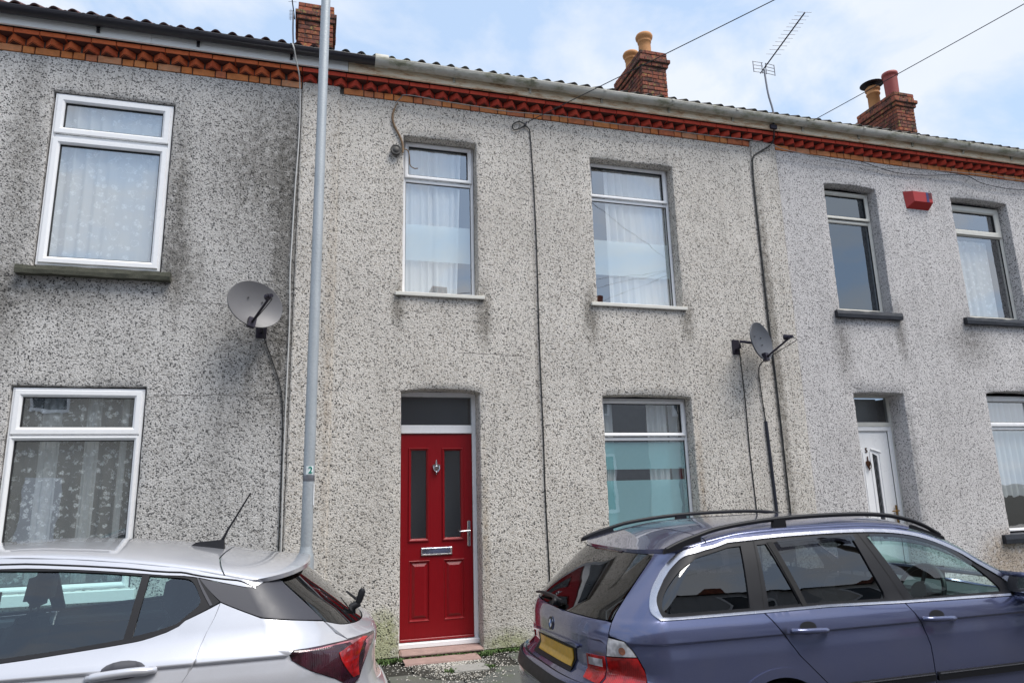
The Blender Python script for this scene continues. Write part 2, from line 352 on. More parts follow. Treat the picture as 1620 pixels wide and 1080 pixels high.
def lace_mat(name, base_alpha, scale):
    g = G(name); o = g.co(); V = g.mapp(o, (1, .05, 1))
    v1 = g.vor(V, scale, rnd=.8); d = v1.outputs['Distance']
    dn = g.n('ShaderNodeVectorMath', operation='MULTIPLY_ADD'); g.l(g.noise(V, scale*2.6, 3, .6, 'Color'), dn.inputs[0]); dn.inputs[1].default_value = (.07,)*3; g.l(V, dn.inputs[2])
    v2 = g.vor(dn.outputs[0], scale*1.25, rnd=.9); flower = g.ramp(v2.outputs['Distance'], [(.25, 1), (.36, 0)])
    pet = g.vor(V, scale*6.5); flower = g.math('MULTIPLY', flower, g.ramp(pet.outputs['Distance'], [(.35, 1), (.65, .25)]))
    # curled tendrils: broken rings round other jittered centres
    v3 = g.vor(g.mapp(dn.outputs[0], loc=(2.3, 0, 5.1)), scale*1.0, rnd=1.0); ring_ = g.ramp(g.math('ABSOLUTE', g.math('SUBTRACT', v3.outputs['Distance'], .34)), [(.012, 1), (.034, 0)])
    msk = g.ramp(g.noise(g.mapp(V, loc=(5, 0, 1)), scale*1.3, 2), [(.46, 0), (.52, 1)]); st = g.math('MULTIPLY', ring_, msk)
    pat = g.math('MAXIMUM', flower, g.math('MULTIPLY', st, .7))
    fac = g.math('MULTIPLY_ADD', pat, .92-base_alpha, base_alpha)
    d_ = g.n('ShaderNodeBsdfDiffuse'); g.set(d_, 0, (.80, .83, .84)); t_ = g.n('ShaderNodeBsdfTransparent'); m_ = g.n('ShaderNodeMixShader'); g.l(fac, m_.inputs[0]); g.l(t_.outputs[0], m_.inputs[1]); g.l(d_.outputs[0], m_.inputs[2]); return g.done(m_.outputs[0])
M_lace = lace_mat('floral_lace_dense', .66, 9); M_laceopen = lace_mat('floral_lace_open', .20, 12)
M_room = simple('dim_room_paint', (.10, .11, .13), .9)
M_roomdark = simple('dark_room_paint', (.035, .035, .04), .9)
g = G('red_woodgrain_door'); o = g.co(); f = g.noise(g.mapp(o, (14, 1, 1.2)), 6, 6, .6, dist=1.2)
M_reddoor = g.done(g.bsdf(g.mix(f, (.18, .002, .006), (.26, .004, .008)), .33, normal=g.bump(f, .0012), spec=.45))
M_chrome = simple('chrome', (.72, .72, .76), .12, 1.0, var=.05)
M_brass = simple('brass', (.45, .26, .08), .25, 1.0)
M_bronze = simple('aged_bronze', (.10, .045, .025), .4, .8)
M_cableb = simple('black_cable', (.015, .015, .015), .5)
M_cablew = simple('grey_white_cable', (.58, .57, .55), .5)
M_cablebr = simple('brown_worn_cable', (.20, .12, .06), .6, var=.4, scale=30)
g = G('galvanised_steel'); o = g.co(); v1 = g.vor(o, 60); f = g.noise(g.mapp(o, (1, 1, .25)), 9, 4)
c_ = g.mix(f, (.36, .39, .41), (.54, .57, .59)); c_ = g.mix(g.math('MULTIPLY', v1.outputs['Distance'], .35), c_, (.28, .31, .34))
M_galv = g.done(g.bsdf(c_, g.math('MULTIPLY_ADD', f, .25, .42), .35, g.bump(v1.outputs['Distance'], .0008)))
M_dishgrey = simple('light_grey_dish', (.155, .15, .155), .45, var=.12, scale=6)
M_dishdark = simple('dark_grey_dish', (.085, .09, .105), .42, var=.15, scale=6)
M_alarm = simple('red_alarm_plastic', (.40, .022, .018), .35)
M_alarmdk = simple('maroon_strip', (.10, .008, .01), .4); M_navy = simple('navy_strip', (.035, .03, .12), .4)
M_terra = simple('terracotta', (.52, .24, .09), .75, var=.22, scale=9)
M_terrared = simple('red_terracotta', (.30, .055, .045), .6, var=.18, scale=9)
M_darkmetal = simple('dark_metal', (.04, .035, .05), .5, .6)
M_alum = simple('dull_aluminium', (.22, .22, .24), .45, .7)
M_asphalt = simple('asphalt', (.05, .05, .052), .85, var=.35, scale=40, bumpd=.006)
M_concrete = simple('kerb_concrete', (.30, .29, .27), .85, var=.25, scale=25, bumpd=.003)
g = G('pavement_slab'); ob = g.n('ShaderNodeNewGeometry').outputs['Position']; f = g.noise(ob, 6, 6, .65); f2 = g.noise(ob, 60, 4, .7)
c_ = g.ramp(f, [(.3, (.055, .065, .062)), (.5, (.085, .092, .085)), (.62, (.07, .09, .055)), (.72, (.13, .14, .11))]); c_ = g.mix(g.math('MULTIPLY', g.rnd(), .45), c_, (.15, .15, .135))
c_ = g.mix(g.ramp(f2, [(.62, 0), (.72, .7)]), c_, (.30, .29, .25))
M_slab = g.done(g.bsdf(c_, g.math('MULTIPLY_ADD', f, .35, .35), normal=g.bump(f2, .003)))
M_pinkstone = simple('worn_pink_step', (.36, .24, .21), .85, var=.3, scale=14, bumpd=.006)
M_grass = simple('weed_green', (.07, .12, .03), .8, var=.5, scale=30)
g = G('stone_chips'); r_ = g.n('ShaderNodeNewGeometry').outputs['Random Per Island']; M_chips = g.done(g.bsdf(g.ramp(r_, [(0, (.55, .52, .46)), (.5, (.38, .35, .30)), (.7, (.60, .58, .54)), (.86, (.08, .08, .08))], 'CONSTANT'), .8))
M_dark_pane = simple('far_pane', (.03, .04, .05), .08, var=.1)
M_soil = simple('dark_soil', (.04, .038, .03), .95, var=.4, scale=30, bumpd=.01)
# ============================================================ ground
def sheet(name, x0, x1, y0, y1, z, m, kind='structure'):
    b = MB(); b.add([(x0,y0,z),(x1,y0,z),(x1,y1,z),(x0,y1,z)], [(0,1,2,3)]); return tag(b.build(name, m), kind=kind)
sheet('ground', -300, 300, -300, 300, -.06, M_soil)
sheet('road', -60, 60, -9.9, -1.85, -.05, M_asphalt)
def pavement(name, y0, y1, pieces):
    b = MB(); b.box(-60, 60, y0, y1, -.058, .078); pv = tag(b.build(name, M_soil), kind='structure')
    return pv
pv = pavement('pavement', -1.70, .25, True)
kb = MB(); me_k = None
b = MB(); b.box(-.455, .455, -.075, .075, -.06, .10, .012); me_kerb = b.mesh('kerbstone', M_concrete)
kerb = tag(bpy.data.objects.new('kerb', None), kind='structure'); link(kerb); kerb.location = (0, -1.775, 0)
for i in range(-8, 14):
    o = bpy.data.objects.new('kerbstone', me_kerb); link(o, kerb); o.location = (i*.92+.3, random.uniform(-.003, .003), random.uniform(-.003, .003))
slab_mesh = []
for k in range(4):
    b = MB(); b.box(-.296, .296, -.296, .296, -.05, 0, .006); slab_mesh.append(b.mesh('slab', M_slab))
for i in range(-7, 18):
    for j in range(3):
        x = i*.605 + .30 + .12; y = -1.70+.30+j*.604 - .02
        if j == 2 and 1.0 < x < 1.65: continue
        if j == 2 and .7 < x < 1.1: x += 0
        o = bpy.data.objects.new('slab', slab_mesh[(i+j) % 4]); link(o, pv); o.location = (x, y-.09, .1+random.uniform(-.004, .004)); o.rotation_euler = (random.uniform(-.006, .006), random.uniform(-.006, .006), random.uniform(-.004, .004))
        if j == 2: o.scale = (1, .8, 1); o.location.y = y-.15
for y0, y1 in ((-11.6, -9.9),):
    b = MB(); b.box(-60, 60, y0, y1, -.058, .09); tag(b.build('far_pavement', M_concrete), kind='structure')

# ============================================================ walls with openings
def wall(name, parent, x0, x1, z0, z1, openings, mt, yb=0.0, seed=0, top=None):
    """openings: list of dict(poly=[(x,z)..] ccw, depth)"""
    outer = [(x0, z0), (x1, z0), (x1, z1), (x0, z1)]
    holes = []
    for op in openings:
        p = dens(op['poly'], .06); rr = random.Random(seed+len(holes)); q = []
        for (x, z) in p: q.append((x+rr.uniform(-.004, .004), z+rr.uniform(-.004, .004)))
        op['edge'] = q; holes.append([grow(q, i, .011) for i in range(len(q))])
    vs, F, loops = tri(outer, holes, .14)
    V = [(x, yb + .006*noise.noise((x*1.7, z*1.7, seed)) + .003*noise.noise((x*6, z*6, seed)), z) for x, z in vs]
    mb = MB(); mb.add(V, F, True)
    for op, lp in zip(openings, loops[1:]):
        n = len(lp); q = op['edge']
        base = [V[i] for i in lp]
        ctr = (sum(a[0] for a in q)/len(q), sum(a[1] for a in q)/len(q))
        L = dens([grow(q, i, .011) for i in range(len(q))], .14)
        # match ring: nearest edge point for each loop vertex
        def inw(p, g_):   # move toward edge by (0.018-g_)
            best = min(range(len(q)), key=lambda i: (grow(q, i, .011)[0]-p[0])**2+(grow(q, i, .011)[1]-p[2])**2)
            a = grow(q, best, g_); b_ = grow(q, best, .011); return (p[0]+a[0]-b_[0], p[2]+a[1]-b_[1])
        rings = [base]
        for g_, y in ((.003, .003), (0, .012), (-.002, op['depth']*.55), (0, op['depth']+.03)):
            rings.append([(inw(p, g_)[0], yb+y+.004*noise.noise((p[0]*5, p[2]*5, y*20)), inw(p, g_)[1]) for p in base])
        for a, b_ in zip(rings, rings[1:]):
            k = len(mb.v); mb.v += a+b_
            for i in range(n):
                j = (i+1) % n; mb.f.append((k+i, k+j, k+n+j, k+n+i)); mb.sm.append(True)
    bm = bmesh.new(); me = bpy.data.meshes.new(name); me.from_pydata(mb.v, [], mb.f); bm.from_mesh(me)
    bmesh.ops.remove_doubles(bm, verts=bm.verts, dist=.0004); bmesh.ops.recalc_face_normals(bm, faces=bm.faces)
    for f in bm.faces: f.smooth = True
    c = max(bm.faces, key=lambda f: f.calc_area())
    if c.normal.y > 0: bmesh.ops.reverse_faces(bm, faces=bm.faces)
    bm.to_mesh(me); bm.free(); me.materials.append(mt)
    o = bpy.data.objects.new(name, me); link(o, parent); o.matrix_parent_inverse = pinv(parent); return o
def grow(q, i, d):
    a, b, c = q[i-1], q[i], q[(i+1) % len(q)]
    dx, dz = c[0]-a[0], c[1]-a[1]; L = math.hypot(dx, dz) or 1
    return (b[0]+dz/L*d, b[1]-dx/L*d)
def rect(x0, x1, z0, z1, arch=0):
    if not arch: return [(x0, z0), (x1, z0), (x1, z1), (x0, z1)]
    top = [(x1+(x0-x1)*t/8, z1+arch*math.sin(PI*t/8)**.8) for t in range(9)]
    return [(x0, z0), (x1, z0)]+top

# ============================================================ windows
def pane(name, par, x0, x1, z0, z1, y, m):
    b = MB(); b.add([(x0,y,z0),(x1,y,z0),(x1,y,z1),(x0,y,z1)], [(0,1,2,3)]); return b.build(name, m, par, recalc=False)
def curtain_sheet(par, x0, x1, z0, z1, y, m, amp=.02, folds=9, scal=0, seed=0, name='curtain', taper=0.0):
    nx, nz_ = 70, 8; vs = []; fs = []
    r = random.Random(seed); ph = [r.uniform(0, 6) for _ in range(4)]
    for j in range(nz_+1):
        for i in range(nx+1):
            t = i/nx; q = j/nz_
            zz_ = z0+(z1-z0)*q + (scal*abs(math.sin(t*PI*6)) if j == 0 else 0)
            a = amp*(.7+.5*math.sin(t*5+ph[0]))
            xx = x0+(x1-x0)*t - taper*(1-q)*t
            vs.append((xx, y+a*math.sin(t*folds*2*PI+ph[1]+.8*math.sin(t*11+ph[2])+.25*q)+.3*a*math.sin(t*folds*4.7*PI+ph[3]), zz_))
    for j in range(nz_):
        for i in range(nx): k = j*(nx+1)+i; fs.append((k, k+1, k+nx+2, k+nx+1))
    b = MB(); b.add(vs, fs, True); return b.build(name, m, par, recalc=False)
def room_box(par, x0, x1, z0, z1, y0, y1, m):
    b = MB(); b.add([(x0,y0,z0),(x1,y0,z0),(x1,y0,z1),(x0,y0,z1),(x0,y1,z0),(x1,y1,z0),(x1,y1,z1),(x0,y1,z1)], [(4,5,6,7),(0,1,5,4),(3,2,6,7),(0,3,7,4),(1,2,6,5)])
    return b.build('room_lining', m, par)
def window(house, x0, x1, z0, z1, y, mT, mL, zt0, zt1, label=None, glass=None, chunky=False, room=None, mt=None, right_extra=0):
    """zt0/zt1: top of the lower glass / bottom of the upper glass"""
    mt = mt or M_upvc; glass = glass or M_glass
    fr = MB()
    fo = .034
    fr.ring(x0, x1, z0, z1, [(0, y+.07), (0, y), (.004, y-.004), (fo-.012, y-.004), (fo, y+.010), (fo, y+.07)])
    zm = (zt0+zt1)/2-(.004 if chunky else .016)
    fr.box(x0+fo, x1-fo, y+.002, y+.065, zm-.018, zm+.018, .003)
    w_ = tag(fr.build('window', mt, house), label)
    def sash(zb, zt, m, proud, wl):
        s = MB(); a = fo-.012 if proud else fo
        ax0, ax1 = x0+a, x1-a; g_ = wl-a
        gk = MB()
        if proud:
            s.ring(ax0, ax1, zb, zt, [(0, y+.002), (0, y-.016), (.005, y-.022), (g_-.028, y-.022), (g_-.010, y-.008), (g_-.004, y+.006), (g_-.004, y+.03)])
            gk.ring(ax0, ax1, zb, zt, [(g_-.0045, y+.0), (g_-.0045, y-.0), (g_, y+.004), (g_, y+.03)])
        else:
            s.ring(ax0, ax1, zb, zt, [(0, y+.012), (.001, y+.003), (g_-.008, y+.009), (g_-.003, y+.016), (g_-.003, y+.03)])
            gk.ring(ax0, ax1, zb, zt, [(g_-.0035, y+.012), (g_, y+.014), (g_, y+.03)])
        s.build('sash' if proud else 'glazing_bead', mt, w_); gk.build('gasket', M_gasket, w_)
        gz0, gz1 = zb+g_, zt-g_
        pane('pane', w_, ax0+g_-.004, ax1-g_+.004, gz0-.004, gz1+.004, y+.022, glass)
        return ax0+g_, ax1-g_, gz0, gz1
    if chunky: low = sash(z0+fo-.012, zm+.004 if False else zt0+(mL-(fo-.012)), mL, True, mL)
    else: low = sash(z0+fo, zm-.018, mL, False, mL)
    upw = sash(zt1-(mT-(fo-.012)), z1-(fo-.012), mT, True, mT)
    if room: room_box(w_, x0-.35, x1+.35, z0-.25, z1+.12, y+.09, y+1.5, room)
    return w_, low, upw
def sill_piece(par, x0, x1, z0, z1, y0, y1, m, name='sill', ch=.004, wob=0, seed=0):
    if not wob: 
        b = MB(); b.box(x0, x1, y0, y1, z0, z1, ch); return b.build(name, m, par)
    n = 26; vs = []; fs = []
    for i in range(n+1):
        x = x0+(x1-x0)*i/n; f = lambda k: wob*noise.noise((x*7, k*3.1, seed))
        for k, (yy, z_) in enumerate(((y0, z0), (y0-.006, (z0+z1)/2), (y0+.004, z1), (y1, z1+.008), (y1, z0))): vs.append((x, yy+f(k), z_+f(k+9)))
    for i in range(n):
        for k in range(5): fs.append((5*i+k, 5*i+(k+1) % 5, 5*i+5+(k+1) % 5, 5*i+5+k))
    fs += [tuple(range(5)), tuple(range(5*n+4, 5*n-1, -1))]
    b = MB(); b.add(vs, fs, False); return b.build(name, m, par)

def brick_mesh(name, m, L, H, D, ch=.004):
    b = MB(); b.box(-L/2, L/2, -D/2, D/2, -H/2, H/2, ch); return b.mesh(name, m)
def put(me, name, parent, loc, rot=(0,0,0), scale=(1,1,1)):
    o = bpy.data.objects.new(name, me); link(o, parent); o.matrix_parent_inverse = pinv(parent); o.location = loc; o.rotation_euler = rot; o.scale = scale; return o

def eaves(house, x0, x1, mt_tooth, skip=(), phase=0, seed=1):
    rr = random.Random(seed)
    b = MB(); b.box(x0, x1, .014, .30, 6.021, 6.37); b.build('mortar_bed', M_mortard, house)
    st = brick_mesh('brick', M_brick, .212, .074, .1); hd = brick_mesh('brick', M_brick, .100, .074, .1)
    x = x0+.005; k = phase
    while x < x1-.03:
        L = (.212, .100)[k % 2]
        if rr.random() < .15: L = .100
        L = min(L, x1-x-.003)
        if not any(a-.02 < x+L/2 < c_+.02 for a, c_ in skip) and L > .03:
            put(st if L > .12 else hd, 'brick', house, (x+L/2, .05-.006+rr.uniform(-.003, .003), 6.066+rr.uniform(-.001, .001)), (0, rr.uniform(-.008, .008), 0), (L/(.212 if L > .12 else .100), 1, 1))
        x += L+.011; k += 1
    # dog-tooth course: bricks laid at 45 degrees
    t = MB(); hw = .0808; pr = .076
    vs = []
    bm = bmesh.new()
    pts = [(-hw, .02), (0, -pr), (hw, .02)]
    lo = [bm.verts.new((x_, y_, -.040)) for x_, y_ in pts]; hi = [bm.verts.new((x_, y_, .040)) for x_, y_ in pts]
    bm.faces.new(lo); bm.faces.new(hi[::-1])
    for i in range(3): j = (i+1) % 3; bm.faces.new((lo[i], hi[i], hi[j], lo[j]))
    bmesh.ops.recalc_face_normals(bm, faces=bm.faces)
    bmesh.ops.bevel(bm, geom=[e for e in bm.edges], offset=.007, segments=2, affect='EDGES')
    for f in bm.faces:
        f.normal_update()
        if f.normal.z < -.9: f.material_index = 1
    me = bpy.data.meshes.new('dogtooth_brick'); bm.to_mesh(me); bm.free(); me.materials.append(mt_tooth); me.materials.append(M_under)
    n = int(round((x1-x0)/.163)); pitch_ = (x1-x0)/n
    for i in range(n):
        put(me, 'dogtooth_brick', house, (x0+(i+.5)*pitch_+rr.uniform(-.003, .003), -.004+rr.uniform(-.008, .006), 6.146+rr.uniform(-.003, .003)), (rr.uniform(-.03, .03), rr.uniform(-.025, .025), rr.uniform(-.09, .09)))
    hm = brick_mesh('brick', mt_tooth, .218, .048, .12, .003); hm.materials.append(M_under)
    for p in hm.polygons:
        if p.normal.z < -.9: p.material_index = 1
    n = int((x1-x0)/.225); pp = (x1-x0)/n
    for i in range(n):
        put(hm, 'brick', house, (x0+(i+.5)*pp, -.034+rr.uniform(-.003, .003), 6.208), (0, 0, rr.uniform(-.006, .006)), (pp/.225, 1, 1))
def fascia(house, x0, x1, m, z0=6.238):
    n = max(1, int((x1-x0)/1.9)); 
    for i in range(n):
        a = x0+(x1-x0)*i/n; c_ = x0+(x1-x0)*(i+1)/n
        b = MB(); b.box(a+.001, c_-.001, -.135, -.108, z0, 6.385, .002); b.build('fascia_board', m, house)
def gutter(house, x0, x1, m, mb_, bspace=.95, r=.060, start=.4, sag=0.0):
    yc, zc = -.200, 6.372
    prof = []
    for k in range(13):
        t = PI*k/12; prof.append((yc-math.cos(t)*r, zc-math.sin(t)*r))
    prof = [(yc-r+.006, zc+.006), (yc-r-.004, zc+.008)]+prof+[(yc+r-.004, zc+.006)]+[(yc+math.cos(PI*k/8)*(r-.005), zc-math.sin(PI*k/8)*(r-.005)) for k in range(9)]
    n = max(2, int((x1-x0)/.4)); vs = []; fs = []; P = len(prof)
    for i in range(n+1):
        x = x0+(x1-x0)*i/n; dz = .004*noise.noise((x*.9, 3, 1))-sag*i/n
        vs += [(x, y+.004*noise.noise((x*.7, 8, 1)), z+dz) for y, z in prof]
    for i in range(n):
        for k in range(P): fs.append((P*i+k, P*i+(k+1) % P, P*i+P+(k+1) % P, P*i+P+k))
    b = MB(); b.add(vs, fs, True); g_ = b.build('gutter', m, house)
    x = x0+start
    while x < x1-.1:
        b = MB(); pts = [(x, yc-math.cos(PI*k/10)*(r+.006), zc-math.sin(PI*k/10)*(r+.006)) for k in range(11)]
        for a, c_ in zip(pts, pts[1:]):
            b.add([(a[0]-.014, a[1], a[2]), (a[0]+.014, a[1], a[2]), (c_[0]+.014, c_[1], c_[2]), (c_[0]-.014, c_[1], c_[2])], [(0,1,2,3)])
        b.box(x-.014, x+.014, -.150, -.136, 6.27, 6.37); b.box(x-.014, x+.014, -.160, -.138, 6.30, 6.33); b.box(x-.016, x+.016, yc-r-.012, yc-r+.004, zc-.012, zc+.012)
        b.build('gutter_bracket', mb_, g_); x += bspace
    return g_
TILE_W = .330
SL = math.radians(30)
def tile_profile(n=10):
    out = []
    for i in range(n+1):
        t = i/n*2; f = t % 1.0 if t < 2 else 1.0
        # each half: flat pan then a roll
        h = .031*max(0, math.sin((f-.42)/.58*PI))**.8 if f > .42 else 0
        out.append((-TILE_W/2+TILE_W*i/n, h))
    return out
def roof(house, x0, x1, mt, seed=3):
    rr = random.Random(seed)
    nx = 20; prof = tile_profile(nx); th = .016; L = .42
    vs = []; fs = []
    for dx in (0, L):
        for h_ in (0, -th):
            vs += [(x, dx, h+h_) for x, h in prof]
    n = nx+1
    for i in range(nx):
        fs += [(i, i+1, 2*n+i+1, 2*n+i), (n+i, 3*n+i, 3*n+i+1, n+i+1), (i, n+i, n+i+1, i+1)]
    fs += [(0, 2*n, 3*n, n), (nx, n+nx, 3*n+nx, 2*n+nx)]
    b = MB(); b.add(vs, fs); me = b.mesh('tile', mt)
    # deck under the tiles (both slopes)
    y0, z0, yr = -.10, 6.385, 4.0; zr = z0+(yr-y0)*math.tan(SL)
    b = MB(); b.add([(x0,y0,z0),(x1,y0,z0),(x1,yr,zr),(x0,yr,zr),(x1,2*yr+.1,z0),(x0,2*yr+.1,z0)], [(0,1,2,3),(3,2,4,5)])
    rf = b.build('roof', M_mortard, house, recalc=False)
    nt_ = int(round((x1-x0)/TILE_W)); pw = (x1-x0)/nt_
    for c_ in range(2):
        for i in range(nt_):
            s = c_*.34
            put(me, 'tile', rf, (x0+(i+.5)*pw, -.215+s*math.cos(SL), 6.405+s*math.sin(SL)+rr.uniform(-.006, .006)+.010), (SL-.03, 0, rr.uniform(-.008, .008)), (pw/TILE_W*1.0, 1, 1))
    # remaining courses joined
    big = MB(); base = [Vector(v) for v in vs]
    rot = Matrix.Rotation(SL-.03, 4, 'X')
    for c_ in range(2, 15):
        for i in range(nt_):
            s = c_*.34; m_ = Matrix.Translation((x0+(i+.5)*pw, -.215+s*math.cos(SL), 6.417+s*math.sin(SL))) @ rot
            q = [v for v in base]
            big.add([m_ @ Vector((v.x*pw/TILE_W, v.y, v.z)) for v in q], fs)
    tag(big.build('tile_courses', mt, rf, recalc=False), kind='stuff')
    b = MB(); k = x0
    pts = [(x0, yr, zr+.05), (x1, yr, zr+.05)]; b.tube(pts, .11, 10); b.build('ridge_tiles', mt, rf)
    return rf
def chimney(house, x0, x1, y0, y1, z0, spec, seed, top_extra=.0, caplabel=None):
    """spec: outward offsets of the courses from z0 upward"""
    rr = random.Random(seed); H = .0762
    core = MB()
    for i, off in enumerate(spec):
        core.box(x0-off+.012, x1+off-.012, y0-off+.012, y1+off-.012, z0+i*H-.0005*(i % 2), z0+(i+1)*H)
    ch = core.build('chimney', M_mortard, house)
    me = brick_mesh('brick', M_chbrick, 1, 1, 1, 0); 
    # bevelled unit via small chamfer in a nominal brick, scaled per length
    me = brick_mesh('brick', M_chbrick, .215, .066, .10, .006)
    for i, off in enumerate(spec):
        zc = z0+(i+.5)*H; X0, X1, Y0, Y1 = x0-off, x1+off, y0-off, y1+off
        def run(a, b_, fixed, axis, ph):
            n_tot = b_-a; x = a; first = True
            while x < b_-.02:
                L = .215 if not (first and ph) else .1025
                first = False; L = min(L, b_-x)
                if b_-x-L < .05: L = b_-x
                jit = rr.uniform(-.004, .004)
                c_ = x+L/2
                if axis == 'x': put(me, 'brick', ch, (c_, fixed+jit, zc), (rr.uniform(-.01, .01), rr.uniform(-.012, .012), 0), ((L-.009)/.215, 1, 1))
                else: put(me, 'brick', ch, (fixed+jit, c_, zc), (0, rr.uniform(-.01, .01), PI/2), ((L-.009)/.215, 1, 1))
                x += L
        run(X0, X1, Y0+.05, 'x', i % 2); run(X0, X1, Y1-.05, 'x', i % 2)
        run(Y0+.103, Y1-.103, X0+.05, 'y', (i+1) % 2); run(Y0+.103, Y1-.103, X1-.05, 'y', (i+1) % 2)
    zt = z0+len(spec)*H; off = spec[-1]
    b = MB(); b.add([(x0-off+.01, y0-off+.01, zt), (x1+off-.01, y0-off+.01, zt), (x1+off-.01, y1+off-.01, zt), (x0-off+.01, y1+off-.01, zt),
                     (x0+.10, y0+.12, zt+.06), (x1-.10, y0+.12, zt+.06), (x1-.10, y1-.12, zt+.06), (x0+.10, y1-.12, zt+.06)], [(0,1,5,4),(1,2,6,5),(2,3,7,6),(3,0,4,7),(4,5,6,7)])
    b.build('flaunching', M_concrete if top_extra else M_mortard, ch)
    return ch, zt
M_hall = simple('hall_paint', (.16, .17, .18), .9)
# ============================================================ house: left
HL = thing('terraced_house', 'left terraced house in dark-stained grey pebbledash with chunky white lace-curtained windows', 'house', (-2.9, 0, .1), 'terraced houses in the row')
HC = thing('terraced_house', 'middle terraced house in cream pebbledash with the bright red front door', 'house', (2.8, 0, .1), 'terraced houses in the row')
HR = thing('terraced_house', 'right terraced house in paler pebbledash with the white front door numbered 5 and black sills', 'house', (8.6, 0, .1), 'terraced houses in the row')
R0, RC, RD, RD2 = .03, .15, .20, .25
opsL = [dict(poly=rect(-2.56, -1.46, 3.82, 5.665), depth=R0+.02), dict(poly=rect(-2.60, -1.495, .90, 2.70), depth=R0+.02),
        dict(poly=rect(-4.55, -3.75, 3.82, 5.665), depth=R0+.02), dict(poly=rect(-4.62, -3.76, .14, 2.70), depth=.15)]
wall('wall', HL, -5.66, -.212, .135, 6.022, opsL, M_leftwall, seed=1)
opsC = [dict(poly=rect(.905, 1.742, 3.76, 5.612), depth=RC), dict(poly=rect(3.165, 4.278, 3.76, 5.605), depth=RC),
        dict(poly=rect(3.165, 4.285, .93, 2.682, .012), depth=RC), dict(poly=rect(.90, 1.738, .105, 2.698, .028), depth=RD)]
wall('wall', HC, -.208, 5.852, .125, 6.022, opsC, M_midwall, seed=2)
opsR = [dict(poly=rect(6.572, 7.425, 3.83, 5.622, .02), depth=RC), dict(poly=rect(8.755, 9.812, 3.83, 5.625, .02), depth=RC),
        dict(poly=rect(6.612, 7.395, .12, 2.762, .01), depth=RD2), dict(poly=rect(8.795, 9.85, .94, 2.79, .035), depth=RC)]
wall('wall', HR, 5.856, 13.0, .13, 6.022, opsR, M_rightwall, seed=3)
# render bands on the party walls
def pilaster(x0, x1, seed):
    n = 40; vs = []; fs = []
    for i in range(n+1):
        z = .13+(6.098-.13)*i/n; e = .005*noise.noise((seed, z*4, 0)); e2 = .005*noise.noise((seed+5, z*4, 0))
        vs += [(x0+e, .01, z), (x0+e+.004, -.014, z), (x0+e+.016, -.020, z), (x1+e2-.016, -.020, z), (x1+e2-.004, -.014, z), (x1+e2, .01, z)]
    for i in range(n):
        for k in range(5): fs.append((6*i+k, 6*i+k+1, 6*i+7+k, 6*i+6+k))
    k = 6*n; fs.append((k, k+1, k+2, k+3, k+4, k+5))
    b = MB(); b.add(vs, fs, False); b.build('render_band', M_midwall, HC)
pilaster(-.205, .195, 1); pilaster(5.462, 5.846, 2)
for h_, a, c_ in ((HL, -5.66, -.21), (HC, -.21, 5.854), (HR, 5.854, 13.0)):
    b = MB(); b.box(a, c_, .035, .22, .02, .128); b.build('plinth', M_mortard, h_)
    b = MB(); b.add([(a,7.9,0),(c_,7.9,0),(c_,7.9,6.4),(a,7.9,6.4)], [(0,1,2,3)]); b.build('rear_wall', M_mortard, h_)
eaves(HL, -5.66, -.215, M_toothL, skip=((-.24, -.2),), seed=4)
eaves(HC, -.213, 5.852, M_tooth, skip=((-.25, .19), (5.45, 5.86)), phase=1, seed=5)
eaves(HR, 5.856, 13.0, M_tooth, seed=6)
fascia(HL, -5.66, .27, M_whitefascia); fascia(HC, .272, 5.852, M_oldfascia); fascia(HR, 5.854, 13.0, M_oldfascia)
gutter(HL, -5.66, .60, M_blackplastic, M_blackplastic, .93, start=.68)
gg = gutter(HC, .56, 5.86, M_greygutter, M_greygutter, .92, r=.064, start=.9)
b = MB()
b.tube([(.555, -.200, 6.372), (.70, -.200, 6.372)], .072, 14); b.build('gutter_union', M_greygutter, gg)
gutter(HR, 5.862, 13.0, M_greygutter, M_greygutter, .92, r=.064, start=.35)
rL = roof(HL, -5.66, -.05, M_tileL, 3); rC = roof(HC, -.048, 5.65, M_tile, 4); rR = roof(HR, 5.652, 13.0, M_tile, 5)

# ---- windows of the left house
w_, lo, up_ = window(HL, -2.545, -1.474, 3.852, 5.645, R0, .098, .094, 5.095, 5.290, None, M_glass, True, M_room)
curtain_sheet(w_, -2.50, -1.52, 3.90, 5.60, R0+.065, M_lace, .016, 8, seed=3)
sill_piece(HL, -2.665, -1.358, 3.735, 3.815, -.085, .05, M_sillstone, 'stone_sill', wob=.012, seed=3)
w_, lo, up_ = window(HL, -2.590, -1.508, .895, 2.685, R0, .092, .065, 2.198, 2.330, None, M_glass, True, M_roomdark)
curtain_sheet(w_, -2.55, -1.55, .95, 2.65, R0+.065, M_laceopen, .016, 8, seed=5)
curtain_sheet(w_, -2.38, -2.22, .95, 2.65, R0+.16, M_lace, .02, 2, seed=6); curtain_sheet(w_, -2.02, -1.90, .95, 2.65, R0+.16, M_lace, .02, 2, seed=7); curtain_sheet(w_, -1.72, -1.66, .95, 2.65, R0+.16, M_lace, .02, 1, seed=8)
sill_piece(HL, -2.66, -1.44, .80, .895, -.07, .05, M_upvc, 'white_sill')
w_, lo, up_ = window(HL, -4.54, -3.76, 3.852, 5.645, R0, .098, .094, 5.095, 5.290, None, M_glass, True, M_room)
curtain_sheet(w_, -4.5, -3.8, 3.9, 5.6, R0+.065, M_lace, .016, 6, seed=9)
sill_piece(HL, -4.65, -3.66, 3.735, 3.815, -.085, .05, M_sillstone, 'stone_sill', wob=.012, seed=8)
